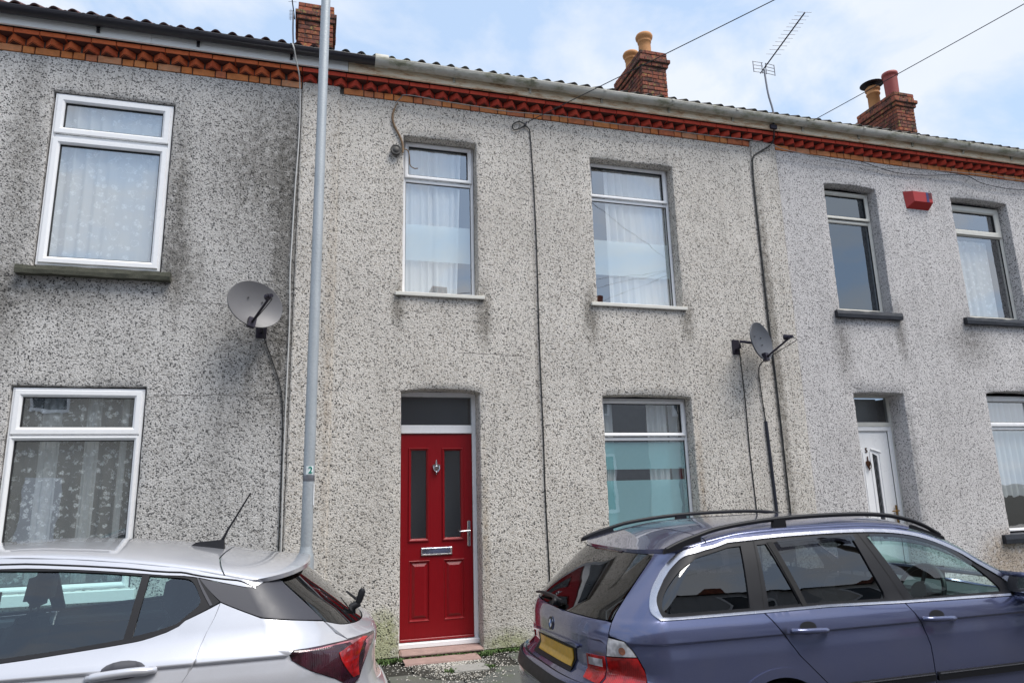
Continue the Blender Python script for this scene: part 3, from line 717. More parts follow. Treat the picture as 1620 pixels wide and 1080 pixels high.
# ---- windows of the middle house
def film(w_, x0, x1, z0, z1, m): pane('frosted_film', w_, x0, x1, z0, z1, RC+.027, m)
w_, lo, up_ = window(HC, .915, 1.738, 3.79, 5.625, RC, .072, .040, 5.096, 5.214, 'narrow window above the red door', M_glass, False, M_room)
curtain_sheet(w_, .93, 1.30, 3.82, 5.6, RC+.065, M_curtain, .018, 4, seed=11); curtain_sheet(w_, 1.29, 1.60, 3.82, 5.6, RC+.06, M_curtain, .022, 3, seed=12, taper=.06)
film(w_, .955, 1.70, 4.195, 4.625, M_film)
sill_piece(HC, .826, 1.808, 3.728, 3.768, -.035, RC, M_upvcold, 'white_sill')
w_, lo, up_ = window(HC, 3.172, 4.276, 3.79, 5.625, RC, .070, .038, 5.090, 5.205, 'wide window on the upper floor', M_glass, False, M_room)
curtain_sheet(w_, 3.42, 4.22, 3.82, 5.6, RC+.065, M_curtain, .022, 7, seed=13)
film(w_, 3.21, 4.24, 4.172, 4.615, M_film)
sill_piece(HC, 3.08, 4.32, 3.728, 3.768, -.035, RC, M_upvcold, 'white_sill')
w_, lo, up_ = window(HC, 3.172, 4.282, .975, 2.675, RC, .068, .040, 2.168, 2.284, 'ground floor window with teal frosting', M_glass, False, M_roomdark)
curtain_sheet(w_, 3.20, 3.36, 1.0, 2.66, RC+.065, M_curtain, .018, 2, seed=14); curtain_sheet(w_, 3.80, 4.06, 1.0, 2.66, RC+.065, M_curtain, .02, 3, seed=15); curtain_sheet(w_, 4.13, 4.25, 1.0, 2.66, RC+.15, M_curtain, .012, 1.5, seed=16)
film(w_, 3.21, 4.245, 1.865, 2.172, M_filmteal); film(w_, 3.21, 4.245, 1.0, 1.742, M_filmteal)
sill_piece(HC, 3.07, 4.36, .90, .94, -.035, RC, M_upvcold, 'white_sill')
# ---- windows of the right house
w_, lo, up_ = window(HR, 6.576, 7.420, 3.87, 5.60, RC, .072, .050, 5.112, 5.240, 'narrow upper window left of the red alarm box', M_glassblue, False, M_roomdark, mt=M_upvcold)
sill_piece(HR, 6.48, 7.525, 3.745, 3.835, -.055, RC, M_blacksill, 'black_sill', wob=.005, seed=21)
w_, lo, up_ = window(HR, 8.760, 9.808, 3.87, 5.60, RC, .11, .05, 5.110, 5.230, 'upper window right of the red alarm box', M_glass, False, M_room, mt=M_upvcold)
curtain_sheet(w_, 8.78, 9.62, 3.88, 5.10, RC+.13, M_lace, .01, 5, seed=22)
sill_piece(HR, 8.62, 9.95, 3.745, 3.835, -.055, RC, M_blacksill, 'black_sill', wob=.005, seed=23)
w_, lo, up_ = window(HR, 8.80, 9.845, .97, 2.775, RC, .085, .045, 2.272, 2.420, 'ground floor window with a net curtain', M_glass, False, M_roomdark)
curtain_sheet(w_, 8.82, 9.82, 1.40, 2.74, RC+.12, M_curtain, .02, 9, scal=.03, seed=24)
sill_piece(HR, 8.64, 9.96, .835, .945, -.055, RC, M_blacksill, 'black_sill', wob=.005, seed=25)

# ---- red door (middle house)
y = RD
fr = MB()
x0, x1, z0, z1 = .902, 1.737, .185, 2.72
fr.box(x0, .926, y, y+.07, z0, z1, .003); fr.box(1.694, x1, y, y+.07, z0, z1, .003); fr.box(.926, 1.694, y+.002, y+.068, 2.672, z1, .003); fr.box(.926, 1.694, y-.006, y+.066, 2.278, 2.366, .004)
fr.box(x0, x1, y-.055, y+.07, .160, .209, .006)
dr = fr.build('front_door', M_upvc, HC); dr['label'] = 'bright red panelled front door'
pane('fanlight', dr, .926, 1.694, 2.366, 2.672, y+.03, M_glassobs)
leaf_x0, leaf_x1, lz0, lz1 = .930, 1.690, .213, 2.274
gl = [rect(1.030, 1.205, 1.195, 2.105), rect(1.385, 1.572, 1.195, 2.100)]
def leafmesh(x0, x1, z0, z1, holes, y, m, name, par):
    vs, F, loops = tri(rect(x0, x1, z0, z1), holes, 2.0)
    b = MB(); b.add([(a, y, c_) for a, c_ in vs], F)
    b.add([(x0,y,z0),(x1,y,z0),(x1,y,z1),(x0,y,z1),(x0,y+.04,z0),(x1,y+.04,z0),(x1,y+.04,z1),(x0,y+.04,z1)], [(0,1,5,4),(1,2,6,5),(2,3,7,6),(3,0,4,7)])
    for h_ in holes:
        xs = [p[0] for p in h_]; zs = [p[1] for p in h_]
        b.ring(min(xs), max(xs), min(zs), max(zs), [(0, y), (0, y+.03)])
    return b.build(name, m, par)
lp_ = [rect(1.020, 1.235, .395, .985), rect(1.380, 1.598, .395, .985)]
leafmesh(leaf_x0, leaf_x1, lz0, lz1, gl+lp_, y+.012, M_reddoor, 'door_leaf', dr)
for h_ in lp_:
    xs = [p[0] for p in h_]; zs = [p[1] for p in h_]
    b = MB(); b.ring(min(xs), max(xs), min(zs), max(zs), [(0, y+.012), (.006, y+.006), (.018, y+.022), (.030, y+.024), (.058, y+.010)])
    b.add([(min(xs)+.058, y+.010, min(zs)+.058), (max(xs)-.058, y+.010, min(zs)+.058), (max(xs)-.058, y+.010, max(zs)-.058), (min(xs)+.058, y+.010, max(zs)-.058)], [(0,1,2,3)])
    b.v = b.v; b.build('raised_panel', M_reddoor, dr)
for h_ in gl:
    xs = [p[0] for p in h_]; zs = [p[1] for p in h_]
    b = MB(); b.ring(min(xs)-.022, max(xs)+.022, min(zs)-.024, max(zs)+.024, [(0, y+.012), (.006, y-.002), (.014, y+.000), (.024, y+.010), (.030, y+.018), (.030, y+.03)]); b.build('glazing_trim', M_reddoor, dr)
    pane('pane', dr, min(xs)+.002, max(xs)-.002, min(zs)+.002, max(zs)-.002, y+.026, M_glassobs)
b = MB(); b.box(.926, 1.694, y+.20, y+.22, .2, 2.7); b.build('dark_hall', M_hall, dr)
b = MB(); b.box(leaf_x0, leaf_x1, y-.014, y+.012, .214, .240, .006); b.build('weather_bar', M_reddoor, dr)
b = MB(); b.box(.908, 1.735, -.03, y+.02, .108, .158, .02); b.build('door_sill', M_pinkstone, dr)
b = MB(); b.ring(1.140, 1.470, 1.028, 1.112, [(0, y+.012), (.004, y-.002), (.012, y-.006), (.020, y+.002)]); b.box(1.160, 1.450, y+.000, y+.006, 1.047, 1.093, .002); b.build('letterbox', M_chrome, dr)
b = MB(); b.box(1.632, 1.662, y-.004, y+.012, 1.105, 1.365, .006); b.tube([(1.647, y-.002, 1.262), (1.647, y-.045, 1.262)], .011, 10); b.tube([(1.652, y-.045, 1.262), (1.60, y-.050, 1.262), (1.540, y-.046, 1.256)], [.011, .009, .008], 10); b.build('door_handle', M_chrome, dr)
b = MB(); b.lathe((1.303, y+.010, 1.93), [(0, -.018), (.014, -.018), (.012, 0)], 10, 'Y')
shield = [(1.262, 1.945), (1.278, 1.955), (1.303, 1.948), (1.328, 1.955), (1.344, 1.945), (1.338, 1.905), (1.322, 1.878), (1.303, 1.866), (1.284, 1.878), (1.268, 1.905)]
b.prism(shield, y-.006, y+.012); b.tube([(1.303, y-.004, 2.0), (1.303, y-.004, 1.95)], [.006, .012], 8); b.tube([(1.303, y-.004, 1.866), (1.303, y-.004, 1.845)], [.009, .004], 8)
b.tube(cr([(1.275, y-.016, 1.935), (1.272, y-.022, 1.905), (1.287, y-.024, 1.880), (1.303, y-.024, 1.872), (1.319, y-.024, 1.880), (1.334, y-.022, 1.905), (1.331, y-.016, 1.935)], 3), .005, 6); b.build('knocker', M_chrome, dr)
# ---- white door (right house)
y = RD2; fr = MB(); x0, x1 = 6.62, 7.402
fr.box(x0, x0+.05, y, y+.07, .15, 2.775, .003); fr.box(x1-.035, x1, y, y+.07, .15, 2.775, .003); fr.box(x0+.05, x1-.035, y, y+.07, 2.745, 2.775, .003); fr.box(x0+.05, x1-.035, y-.01, y+.07, 2.362, 2.418, .004)
d2 = fr.build('front_door', M_upvcold, HR); d2['label'] = 'white front door with leaded glass strip'
pane('fanlight', d2, x0+.05, x1-.035, 2.418, 2.745, y+.03, M_glassobs)
b = MB(); b.ring(x0+.05, x1-.035, .17, 2.362, [(0, y+.05), (0, y+.0), (.006, y-.004), (.052, y-.004), (.060, y+.006), (.060, y+.03)]); b.build('inner_frame', M_upvc, d2)
b = MB(); b.ring(x0+.110, x1-.095, .23, 2.302, [(0, y+.012), (.004, y+.012), (.004, y+.03)]); b.build('gasket', M_gasket, d2)
gx = [(7.020, 7.105), (6.735, 6.79)]
hl = [rect(a, c_, 1.0, 2.0) for a, c_ in gx]
leafmesh(x0+.114, x1-.099, .234, 2.298, [[(7.025, .95), (7.100, .95), (7.100, 1.985), (7.025, 2.02)]], y+.018, M_upvc, 'door_leaf', d2)
b = MB()
for pts in ([(7.00, 2.075), (7.16, 2.03)], [(6.70, 2.03), (6.86, 2.075)]):
    b.tube([(pts[0][0], y+.014, pts[0][1]), (pts[1][0], y+.014, pts[1][1])], .012, 6)
for xx in (6.985, 7.135, 6.872): b.tube([(xx, y+.016, 2.04 if xx < 7.1 else 2.02), (xx, y+.016, .9)], .008, 6)
b.build('moulding', M_upvc, d2)
pane('pane', d2, 7.025, 7.100, .95, 2.0, y+.030, M_glassobs)
b = MB()
for k in range(9):
    z = 1.0+k*.11; b.tube([(7.027, y+.027, z), (7.098, y+.027, z+.11)], .0025, 4); b.tube([(7.098, y+.027, z), (7.027, y+.027, z+.11)], .0025, 4)
b.build('leading', M_alum, d2)
b = MB(); b.prism([(6.905, 1.915), (6.935, 1.925), (6.965, 1.915), (6.960, 1.87), (6.935, 1.83), (6.910, 1.87)], y+.0, y+.018); b.tube([(6.935, y+.008, 1.98), (6.935, y+.008, 1.91)], [.006, .010], 8); b.tube([(6.935, y+.0, 1.84), (6.935, y+.0, 1.80)], [.012, .005], 8)
b.tube(cr([(6.912, y-.008, 1.90), (6.912, y-.016, 1.86), (6.935, y-.018, 1.825), (6.958, y-.016, 1.86), (6.958, y-.008, 1.90)], 3), .005, 6); b.build('knocker', M_bronze, d2)
b = MB(); b.box(7.250, 7.278, y-.012, y-.002, 1.10, 1.36, .005); b.tube([(7.264, y-.01, 1.29), (7.264, y-.05, 1.29)], .009, 8); b.tube([(7.266, y-.05, 1.29), (7.16, y-.05, 1.285)], [.009, .007], 8); b.build('door_handle', M_brass, d2)
b = MB(); b.box(x0+.05, x1-.035, y+.2, y+.22, .2, 2.75); b.build('dark_hall', M_hall, d2)
def text_obj(s, size, loc, rot, m, name, par, depth=.002):
    cu = bpy.data.curves.new(name, 'FONT'); cu.body = s; cu.size = size; cu.extrude = depth; cu.align_x = 'CENTER'; cu.align_y = 'CENTER'; cu.offset = size*.018
    t = bpy.data.objects.new(name, cu); col.objects.link(t); dg = bpy.context.evaluated_depsgraph_get(); me = bpy.data.meshes.new_from_object(t.evaluated_get(dg)); bpy.data.objects.remove(t)
    me.materials.clear(); me.materials.append(m); o = bpy.data.objects.new(name, me); link(o, par)
    if par is not None: o.matrix_parent_inverse = pinv(par)
    o.location = loc; o.rotation_euler = rot; return o
text_obj('5', .085, (6.935, y+.014, 2.055), (PI/2, 0, 0), M_bronze, 'house_number', d2, .003)
b = MB(); b.box(6.60, 7.41, -.02, RD2, .105, .165, .012); b.build('door_step', M_concrete, HR)
# left-house door (out of frame to the left)
b = MB(); b.ring(-4.61, -3.77, .16, 2.69, [(0, .2), (0, .15), (.06, .15), (.06, .2)]); b.box(-4.55, -3.83, .17, .20, .20, 2.2, .004); b.box(-4.55, -3.83, .16, .20, 2.2, 2.26, .004); d3 = b.build('front_door', M_upvc, HL); pane('fanlight', d3, -4.55, -3.83, 2.26, 2.63, .18, M_glassobs)
b = MB(); b.box(-4.64, -3.74, .24, .26, .15, 2.7); b.build('dark_hall', M_hall, d3)

# ---- chimneys
spec = [0]*14+[.03, .06, .02, .02]
def pot(ch, x, y, z, h, r, m, style):
    if style == 'bulb': prof = [(r*.86, 0), (r*.90, h*.5), (r*.88, h*.68), (r*.98, h*.70), (r*1.0, h*.74), (r*.92, h*.76), (r*1.05, h*.80), (r*1.22, h*.86), (r*1.26, h*.92), (r*1.15, h*.98), (r*.95, h), (r*.8, h*.98), (r*.75, h*.7)]
    elif style == 'cowl': prof = [(r*.95, 0), (r*.92, h*.66), (r*1.06, h*.67), (r*1.10, h*.72), (r*.98, h*.74), (r*.96, h*.84), (r*1.18, h*.86), (r*1.2, h*.92), (r*.95, h*.93), (r*.9, h*1.0), (r*.8, h*1.0), (r*.75, h*.7)]
    else: prof = [(r*.92, 0), (r*.98, h*.8), (r*1.0, h*.87), (r*1.12, h*.89), (r*1.15, h*.95), (r*1.10, h), (r*.9, h), (r*.85, h*.6)]
    b = MB(); b.lathe((x, y, z), prof, 24); p = b.build('chimney_pot', m, ch)
    return p
cL, zt = chimney(HL, -.385, .135, 2.60, 3.30, 9.085-18*.0762+.0, [0]*14+[.03, .05, .01, .01], 31, 1)
cC, zt = chimney(HC, 5.385, 5.875, 2.60, 3.68, 9.235-18*.0762, spec, 32)
pot(cC, 5.655, 2.92, zt, .56, .125, M_terra, 'bulb'); pot(cC, 5.63, 3.42, zt, .52, .125, M_terra, 'bulb')
cR, zt = chimney(HR, 10.95, 11.40, 2.62, 3.58, 9.25-18*.0762, spec, 33)
pot(cR, 11.20, 2.88, zt, .60, .135, M_terrared, 'plain')
pc = pot(cR, 11.17, 3.32, zt, .55, .125, M_terra, 'cowl')
b = MB(); b.lathe((11.17, 3.32, zt+.62), [(.02, .03), (.19, .02), (.235, -.005), (.22, -.012), (.02, .0)], 22)
for k in range(3): t = k*2.1+.5; b.tube([(11.17+.1*math.cos(t), 3.32+.1*math.sin(t), zt+.50), (11.17+.12*math.cos(t), 3.32+.12*math.sin(t), zt+.63)], .008, 5)
b.build('rain_cowl', M_darkmetal, cR)
# ============================================================ lamp post
lp = thing('lamp_post', 'tall galvanised steel lamp post with a small green number 2 sticker, behind the silver car', 'lamp post', (.006, -1.2, .1))
PX, PY = .006, -1.2
def lz(z): return 1.63+(z-1.63)*6.0/6.3
b = MB(); b.lathe((PX, PY, 0), [(.064, .09), (.064, 1.16), (.060, 1.19), (.050, 1.23), (.046, 1.26)], 24); b.build('base_section', M_galv, lp)
b = MB(); b.lathe((PX, PY, 0), [(.0455, 1.2), (.0455, 1.85), (.044, 4.2), (.042, 6.3), (.040, 8.0)], 24); b.build('pole', M_galv, lp)
b = MB(); b.tube(cr([(PX, PY, 7.95), (PX, PY-.1, 8.25), (PX, PY-.5, 8.45), (PX, PY-.9, 8.5)], 5), .03, 12); b.build('bracket', M_galv, lp)
b = MB(); b.box(PX-.12, PX+.12, PY-1.5, PY-.85, 8.44, 8.56, .04); b.build('lantern', M_dishgrey, lp)
z2 = 1.856
b = MB()
for k in range(9):
    a0, a1 = math.radians(-118+k*8), math.radians(-118+(k+1)*8)
    r_ = .0475; b.add([(PX+r_*math.cos(a0), PY+r_*math.sin(a0), z2-.034), (PX+r_*math.cos(a1), PY+r_*math.sin(a1), z2-.034), (PX+r_*math.cos(a1), PY+r_*math.sin(a1), z2+.034), (PX+r_*math.cos(a0), PY+r_*math.sin(a0), z2+.034)], [(0,1,2,3)])
st = b.build('number_sticker', simple('sticker_white', (.75, .80, .80), .5), lp)
text_obj('2', .074, (PX+.011, PY-.0495, z2), (PI/2, 0, math.radians(10)), simple('sticker_green', (.0, .20, .15), .5), 'number_two', st, .0008)
b = MB()
for dz in (.035, -.030):
    bt = MB(); bt.tube([(PX-.062, PY-.01, z2+dz), (PX-.040, PY-.02, z2+dz)], .004, 6); bt.build('strap_tail', M_gasket, lp)
b.lathe((PX, PY, 0), [(.0468, z2-.085), (.0472, z2-.083), (.0472, z2-.040), (.0468, z2-.038)], 24); b.build('band', M_alum, lp)
b = MB(); b.box(PX+.040, PX+.048, PY-.03, PY-.022, 1.58, 1.75); b.build('notice_label', M_upvc, lp)

# ============================================================ cables and wall fittings
def cable(name, pts, r, m, label, cat='cable', n=5, group=None, smooth=5):
    b = MB(); b.tube(cr(pts, smooth), r, n); return tag(b.build(name, m), label, cat, group)
cable('cable', [(-.32, -.30, 6.36), (-.30, -.30, 6.30), (-.28, -.24, 6.22), (-.243, -.16, 6.10), (-.232, -.06, 6.0), (-.222, -.022, 5.75), (-.222, -.018, 5.35), (-.236, -.018, 4.9), (-.245, -.018, 4.3), (-.25, -.018, 3.9), (-.235, -.018, 3.4), (-.235, -.018, 2.6), (-.232, -.018, 1.9), (-.222, -.018, 1.1), (-.222, -.018, .2)], .0075, M_cablew, 'loose off-white cable hanging down the joint beside the lamp post')
cable('cable', [(-.49, -.10, 3.30), (-.46, -.02, 3.18), (-.37, -.012, 2.95), (-.29, -.012, 2.70), (-.262, -.012, 2.45), (-.252, -.012, 2.1), (-.246, -.014, 1.5), (-.242, -.014, .5)], .006, M_cableb, 'thin black cable dropping from the light grey satellite dish')
cable('cable', [(2.33, -.03, 5.93), (2.26, -.02, 5.95), (2.19, -.02, 5.90), (2.20, -.02, 5.84), (2.27, -.02, 5.86), (2.33, -.02, 5.90), (2.385, -.02, 5.88), (2.405, -.012, 5.80), (2.42, -.010, 5.45), (2.432, -.010, 5.0), (2.438, -.010, 4.3), (2.432, -.010, 3.3), (2.440, -.010, 2.3), (2.438, -.010, 1.6), (2.452, -.010, .9), (2.455, -.010, .2)], .0075, M_cableb, 'black telephone cable running straight down the middle house between door and windows')
b = MB(); b.lathe((2.345, 0, 5.925), [(.0, -.06), (.012, -.055), (.016, -.03), (.010, -.02), (.016, 0)], 10, 'Y'); tag(b.build('cable_hook', M_alum), 'small metal cable hook under the eaves above the middle black cable', 'hook')
cable('cable', [(5.76, -.15, 6.26), (5.77, -.10, 6.12), (5.73, -.06, 6.04), (5.60, -.03, 5.96), (5.49, -.026, 5.88), (5.46, -.024, 5.75), (5.452, -.016, 5.4), (5.452, -.016, 4.6), (5.452, -.016, 3.7), (5.466, -.016, 2.9), (5.470, -.016, 2.1), (5.472, -.016, 1.3), (5.472, -.016, .3)], .010, M_cableb, 'black aerial cable running down from the roof aerial along the render joint')
cable('cable', [(4.99, -.02, 3.30), (5.00, -.012, 3.1), (5.01, -.010, 2.6), (5.005, -.010, 2.0), (5.02, -.010, 1.3), (5.02, -.010, .3)], .007, M_cableb, 'left-hand thin black cable below the dark satellite dish')
cable('cable', [(5.24, -.20, 3.14), (5.235, -.03, 3.05), (5.24, -.012, 2.8), (5.262, -.010, 2.45), (5.264, -.010, 2.38)], .007, M_cableb, 'short black cable from the dark satellite dish into the black conduit')
b = MB(); b.tube([(5.264, -.016, 2.40), (5.288, -.016, 1.3), (5.29, -.016, .25)], .018, 10); tag(b.build('conduit', simple('black_conduit', (.02, .022, .035), .45)), 'black plastic conduit standing against the wall below the dark satellite dish', 'conduit')
hp = [(0.8, -0.02, 5.98), (0.86, -0.05, 6.04), (0.93, -0.09, 6.065), (1.33, -0.1, 6.04), (1.75, -0.095, 6.03), (2.1, -0.095, 6.02), (2.5, -0.09, 6.04), (2.9, -0.09, 6.05), (3.5, -0.095, 6.04), (4.15, -0.09, 6.055), (4.8, -0.09, 6.055), (5.54, -0.09, 6.065), (6, -0.08, 5.995), (6.5, -0.07, 5.965), (7, -0.05, 5.945), (7.56, -0.05, 5.93), (8, -0.06, 5.97), (8.6, -0.08, 5.985), (9.4, -0.09, 6.01), (10.2, -0.09, 6), (12.5, -0.09, 6.01)]
cable('cable', hp, .0055, simple('grey_cable', (.22, .21, .20), .5), 'grey cable strung along the brick eaves under the red dogtooth bricks')
cable('cable', [(7.2, -.05, 5.99), (7.8, -.03, 5.90), (8.35, -.03, 5.915), (9.0, -.06, 5.98), (9.35, -.05, 5.89), (9.9, -.04, 5.86), (10.5, -.05, 5.90)], .005, M_cableb, 'thin black cable sagging below the eaves to the right of the red alarm box')
cable('cable', [(.83, -.03, 5.99), (.79, -.02, 5.90), (.775, -.015, 5.80), (.80, -.016, 5.70), (.86, -.018, 5.58), (.892, -.018, 5.48), (.893, -.03, 5.38)], [.006]*5+[.012]*26, M_cablebr, 'frayed brown cable hanging above the round wall bracket', n=6)
cable('cable', [(.90, -.01, 5.44), (.955, .01, 5.43), (.975, .03, 5.36), (.985, .05, 5.28), (1.03, .04, 5.24), (1.07, .02, 5.235)], .006, M_cablebr, 'short frayed brown cable end sticking out across the narrow upper window')
b = MB(); b.lathe((.815, 0, 5.40), [(.0, -.058), (.03, -.058), (.036, -.050), (.047, -.050), (.052, -.056), (.060, -.052), (.062, -.04), (.055, -.005), (.05, .0)], 20, 'Y'); tag(b.build('wall_bracket', simple('weathered_grey_metal', (.07, .065, .06), .6, var=.5, scale=25)), 'round weathered metal bracket on the wall beside the narrow upper window', 'bracket')
# alarm box
ab = thing('alarm_box', 'red burglar alarm box with a navy stripe between the upper windows of the right house', 'alarm box', (8.10, 0, 5.52))
b = MB(); X0, X1, Z0, Z1 = 7.905, 8.335, 5.385, 5.635; d = .085
fx0, fx1, fz0, fz1 = X0+.085, X1-.012, Z0+.085, Z1-.018
b.add([(X0, 0, Z1), (X1, 0, Z1), (X1-.02, 0, Z0), (X0+.02, 0, Z0), (fx0, -d, fz1), (fx1, -d, fz1), (fx1, -d, fz0), (fx0+.01, -d, fz0)],
      [(0,1,5,4),(1,2,6,5),(2,3,7,6),(3,0,4,7),(4,5,6,7)])
b.build('cover', M_alarm, ab)
for a, c_, za, zb, m in ((fx1-.105, fx1-.062, fz0, fz1, M_navy), (fx1-.058, fx1-.008, fz0+.055, fz1, M_alarmdk)):
    b = MB(); b.box(a, c_, -d-.002, -d+.001, za, zb); b.build('stripe', m, ab)

# ============================================================ satellite dishes
def dish(label, centre, aim, w, h, mdish, marm, wall_pt, roll_=0, lnb_len=.42):
    D = thing('satellite_dish', label, 'satellite dish', wall_pt)
    aim = Vector(aim).normalized(); right = aim.cross(Vector((0, 0, 1))).normalized(); upv = right.cross(aim)
    rr_ = Matrix.Rotation(roll_, 3, aim); right = rr_ @ right; upv = rr_ @ upv
    C_ = Vector(centre)
    def P(a, b_, c_): return C_+right*a+upv*b_+aim*c_
    vs = []; fs = []; nr, ns = 7, 40
    for i in range(nr+1):
        q = i/nr
        for k in range(ns):
            t = 2*PI*k/ns; vs.append(P(w/2*q*math.cos(t), h/2*q*math.sin(t), .055*q*q-.055))
    for i in range(nr):
        for k in range(ns): j = (k+1) % ns; fs.append((i*ns+k, i*ns+j, (i+1)*ns+j, (i+1)*ns+k))
    o0 = len(vs)
    for (s_, dz) in ((1.0, .0), (1.02, .004), (1.025, -.012), (1.0, -.016), (.5, -.055), (.01, -.07)):
        for k in range(ns): t = 2*PI*k/ns; vs.append(P(w/2*s_*math.cos(t), h/2*s_*math.sin(t), dz))
    for i in range(5):
        for k in range(ns): j = (k+1) % ns; a = o0+i*ns; fs.append((a+k, a+j, a+ns+j, a+ns+k))
    b = MB(); b.add(vs, fs, True); dd = b.build('dish_reflector', mdish, D, recalc=False)
    for a, c_ in ((-.07, .06), (.07, .06), (-.07, -.03), (-.03, -.20), (.03, -.20)):
        b = MB(); p = P(a, c_, -.048+.055*((a/(w/2))**2+(c_/(h/2))**2)); b.tube([p, p+aim*.006], .008, 8); b.build('bolt', M_gasket, dd)
    foot = P(0, -h/2+.03, -.01); tip = foot+aim*lnb_len+upv*(h*.28)
    b = MB(); b.tube([P(0, -h/2+.09, -.06), foot-upv*.015, tip], .012, 8); 
    b.add([P(-.035, -h/2+.075, .03) , P(.035, -h/2+.075, .03), P(.035, -h/2-.02, .03), P(-.035, -h/2-.02, .03), P(-.035, -h/2+.075, -.02), P(.035, -h/2+.075, -.02), P(.035, -h/2-.02, -.02), P(-.035, -h/2-.02, -.02)], [(0,1,2,3),(4,5,6,7),(0,1,5,4),(2,3,7,6),(0,3,7,4),(1,2,6,5)]); b.build('arm', marm, D)
    b = MB(); lookdir = (C_-tip).normalized(); b.tube([tip-lookdir*.05+upv*.02, tip+upv*.02, tip+lookdir*.02+upv*.02, tip+lookdir*.05+upv*.02], [.020, .024, .032, .034], 12); b.tube([tip+right*.0, tip-lookdir*.04+right*.05], .014, 8); b.build('receiver_head', marm, D)
    b = MB(); b.tube(cr([tip-lookdir*.05+upv*.01, tip-lookdir*.08-upv*.03, tip-aim*.12-upv*.10, foot-upv*.01+aim*.05, foot-aim*.05], 5), .0045, 5); b.build('cable', M_cableb, D)
    wp = Vector(wall_pt); b = MB(); b.box(wp.x-.05, wp.x+.05, -.012, .004, wp.z-.09, wp.z+.09, .003); back = C_-aim*.09
    b.tube([wp+Vector((0, -.01, -.03)), Vector((wp.x, -.09, wp.z-.02)), Vector((wp.x, -.10, wp.z+.05)), back], .017, 10)
    b.tube([back-aim*.02, back+aim*.035], .05, 12); b.build('wall_mount', marm, D)
    return D
dish('light grey satellite dish on the left house, left of the lamp post', (-.545, -.28, 3.485), (.42, -.89, .12), .53, .46, M_dishgrey, M_darkmetal, (-.50, 0, 3.30), roll_=math.radians(-12), lnb_len=.36)
dish('dark grey satellite dish seen almost edge-on, right of the wide windows', (5.15, -.25, 3.33), (.42, -.89, .12), .46, .46, M_dishdark, M_darkmetal, (4.955, 0, 3.30), lnb_len=.34)

# ============================================================ roof aerials
def yagi(label, base, head, tip, tail, nel, elw, refl=True):
    A = thing('tv_aerial', label, 'aerial', base)
    b = MB(); b.tube(cr([base, (base[0]+.01, base[1]-.01, base[2]+.22), (head[0]+(base[0]-head[0])*.35, head[1], head[2]-.35), head], 5), .012, 8); b.build('mast', M_alum, A)
    b = MB(); b.tube([tail, tip], .009, 6); boom = b.build('boom', M_darkmetal, A)
    tp, tl = Vector(tip), Vector(tail); d = (tp-tl); acr = d.cross(Vector((0, 0, 1))).normalized()
    for k in range(nel):
        q = .33+(.665)*(k/(nel-1))**.9; p = tl+d*q+Vector((0, 0, .012)); ww = elw*(1.0-.12*k/nel)
        b = MB(); b.tube([p-acr*ww/2, p+acr*ww/2], .0028, 5); b.build('element', M_alum, boom)
    if refl:
        p = Vector(head)+Vector((0, .0, .02)); b = MB(); ax = Vector((1, 0, -.02)).normalized()
        for s_ in (-1, 1):
            for z_ in (-.075, -.025, .025, .075): b.tube([p+ax*(.02*s_)+Vector((0, -.01, z_)), p+ax*(.165*s_)+Vector((0, .0, z_))], .0042, 5)
            for x_ in (.03, .165): b.tube([p+ax*(x_*s_)+Vector((0, 0, -.08)), p+ax*(x_*s_)+Vector((0, 0, .08))], .006, 5)
        b.build('reflector_grid', M_alum, A)
    return A
yagi('television aerial on a bent mast rising from the grey gutter', (5.755, -.15, 6.27), (5.70, -.16, 7.10), (5.51, -1.22, 7.145), (5.748, -.02, 7.145), 12, .20)
b = MB(); b.box(5.70, 5.80, -.165, -.135, 6.24, 6.30, .004)
tag(b.build('mast_bracket', M_darkmetal), 'small dark bracket on the fascia holding the bent aerial mast', 'bracket')
yagi('small television aerial left of the chimney behind the lamp post', (-.45, 2.75, 8.1), (-.47, 2.75, 9.02), (-.55, 2.2, 9.35), (-.45, 2.85, 8.95), 9, .12, False)
b = MB()
for k in range(7): b.tube([(-.53, 2.74, 8.86+.025*k), (-.47, 2.74, 8.87+.025*k)], .003, 4)
b.tube([(-.505, 2.74, 8.84), (-.505, 2.74, 9.04)], .004, 4); tag(b.build('aerial_reflector', M_alum), 'tiny wire aerial reflector beside the left chimney', 'aerial part')
# ============================================================ telephone wires and pole
PT = Vector((9.5, -8.35, 7.4))
def wire(a, b_, sag, label, r=.005):
    a = Vector(a); b_ = Vector(b_); pts = []
    for i in range(25):
        t = i/24; p = a.lerp(b_, t); p.z -= sag*4*t*(1-t); pts.append(p)
    b = MB(); b.tube(pts, r, 5); return tag(b.build('overhead_wire', M_cableb), label, 'wire', 'overhead telephone wires')
wire((2.345, -.06, 5.925), PT, .04, 'overhead telephone wire from the middle house passing in front of the middle chimney')
wire((6.28, -.28, 6.36), PT+Vector((.1, 0, 0)), .05, 'overhead telephone wire from the right house passing in front of the right chimney')
tp = thing('telegraph_pole', 'tall brown wooden telegraph pole across the street, seen reflected in the wide upper window', 'telegraph pole', (9.5, -8.35, -.05))
b = MB(); b.lathe((9.5, -10.2, 0), [(.15, -.06), (.14, 2), (.11, 7.55), (.0, 7.6)], 14); b.v = [(x, y+1.85, z) for x, y, z in b.v]; b.build('pole', simple('creosoted_wood', (.07, .05, .035), .85, var=.4), tp)
b = MB(); b.lathe((9.5, -8.35, 0), [(.22, 7.0), (.24, 7.05), (.24, 7.25), (.15, 7.32)], 14); b.build('wire_ring', M_darkmetal, tp)
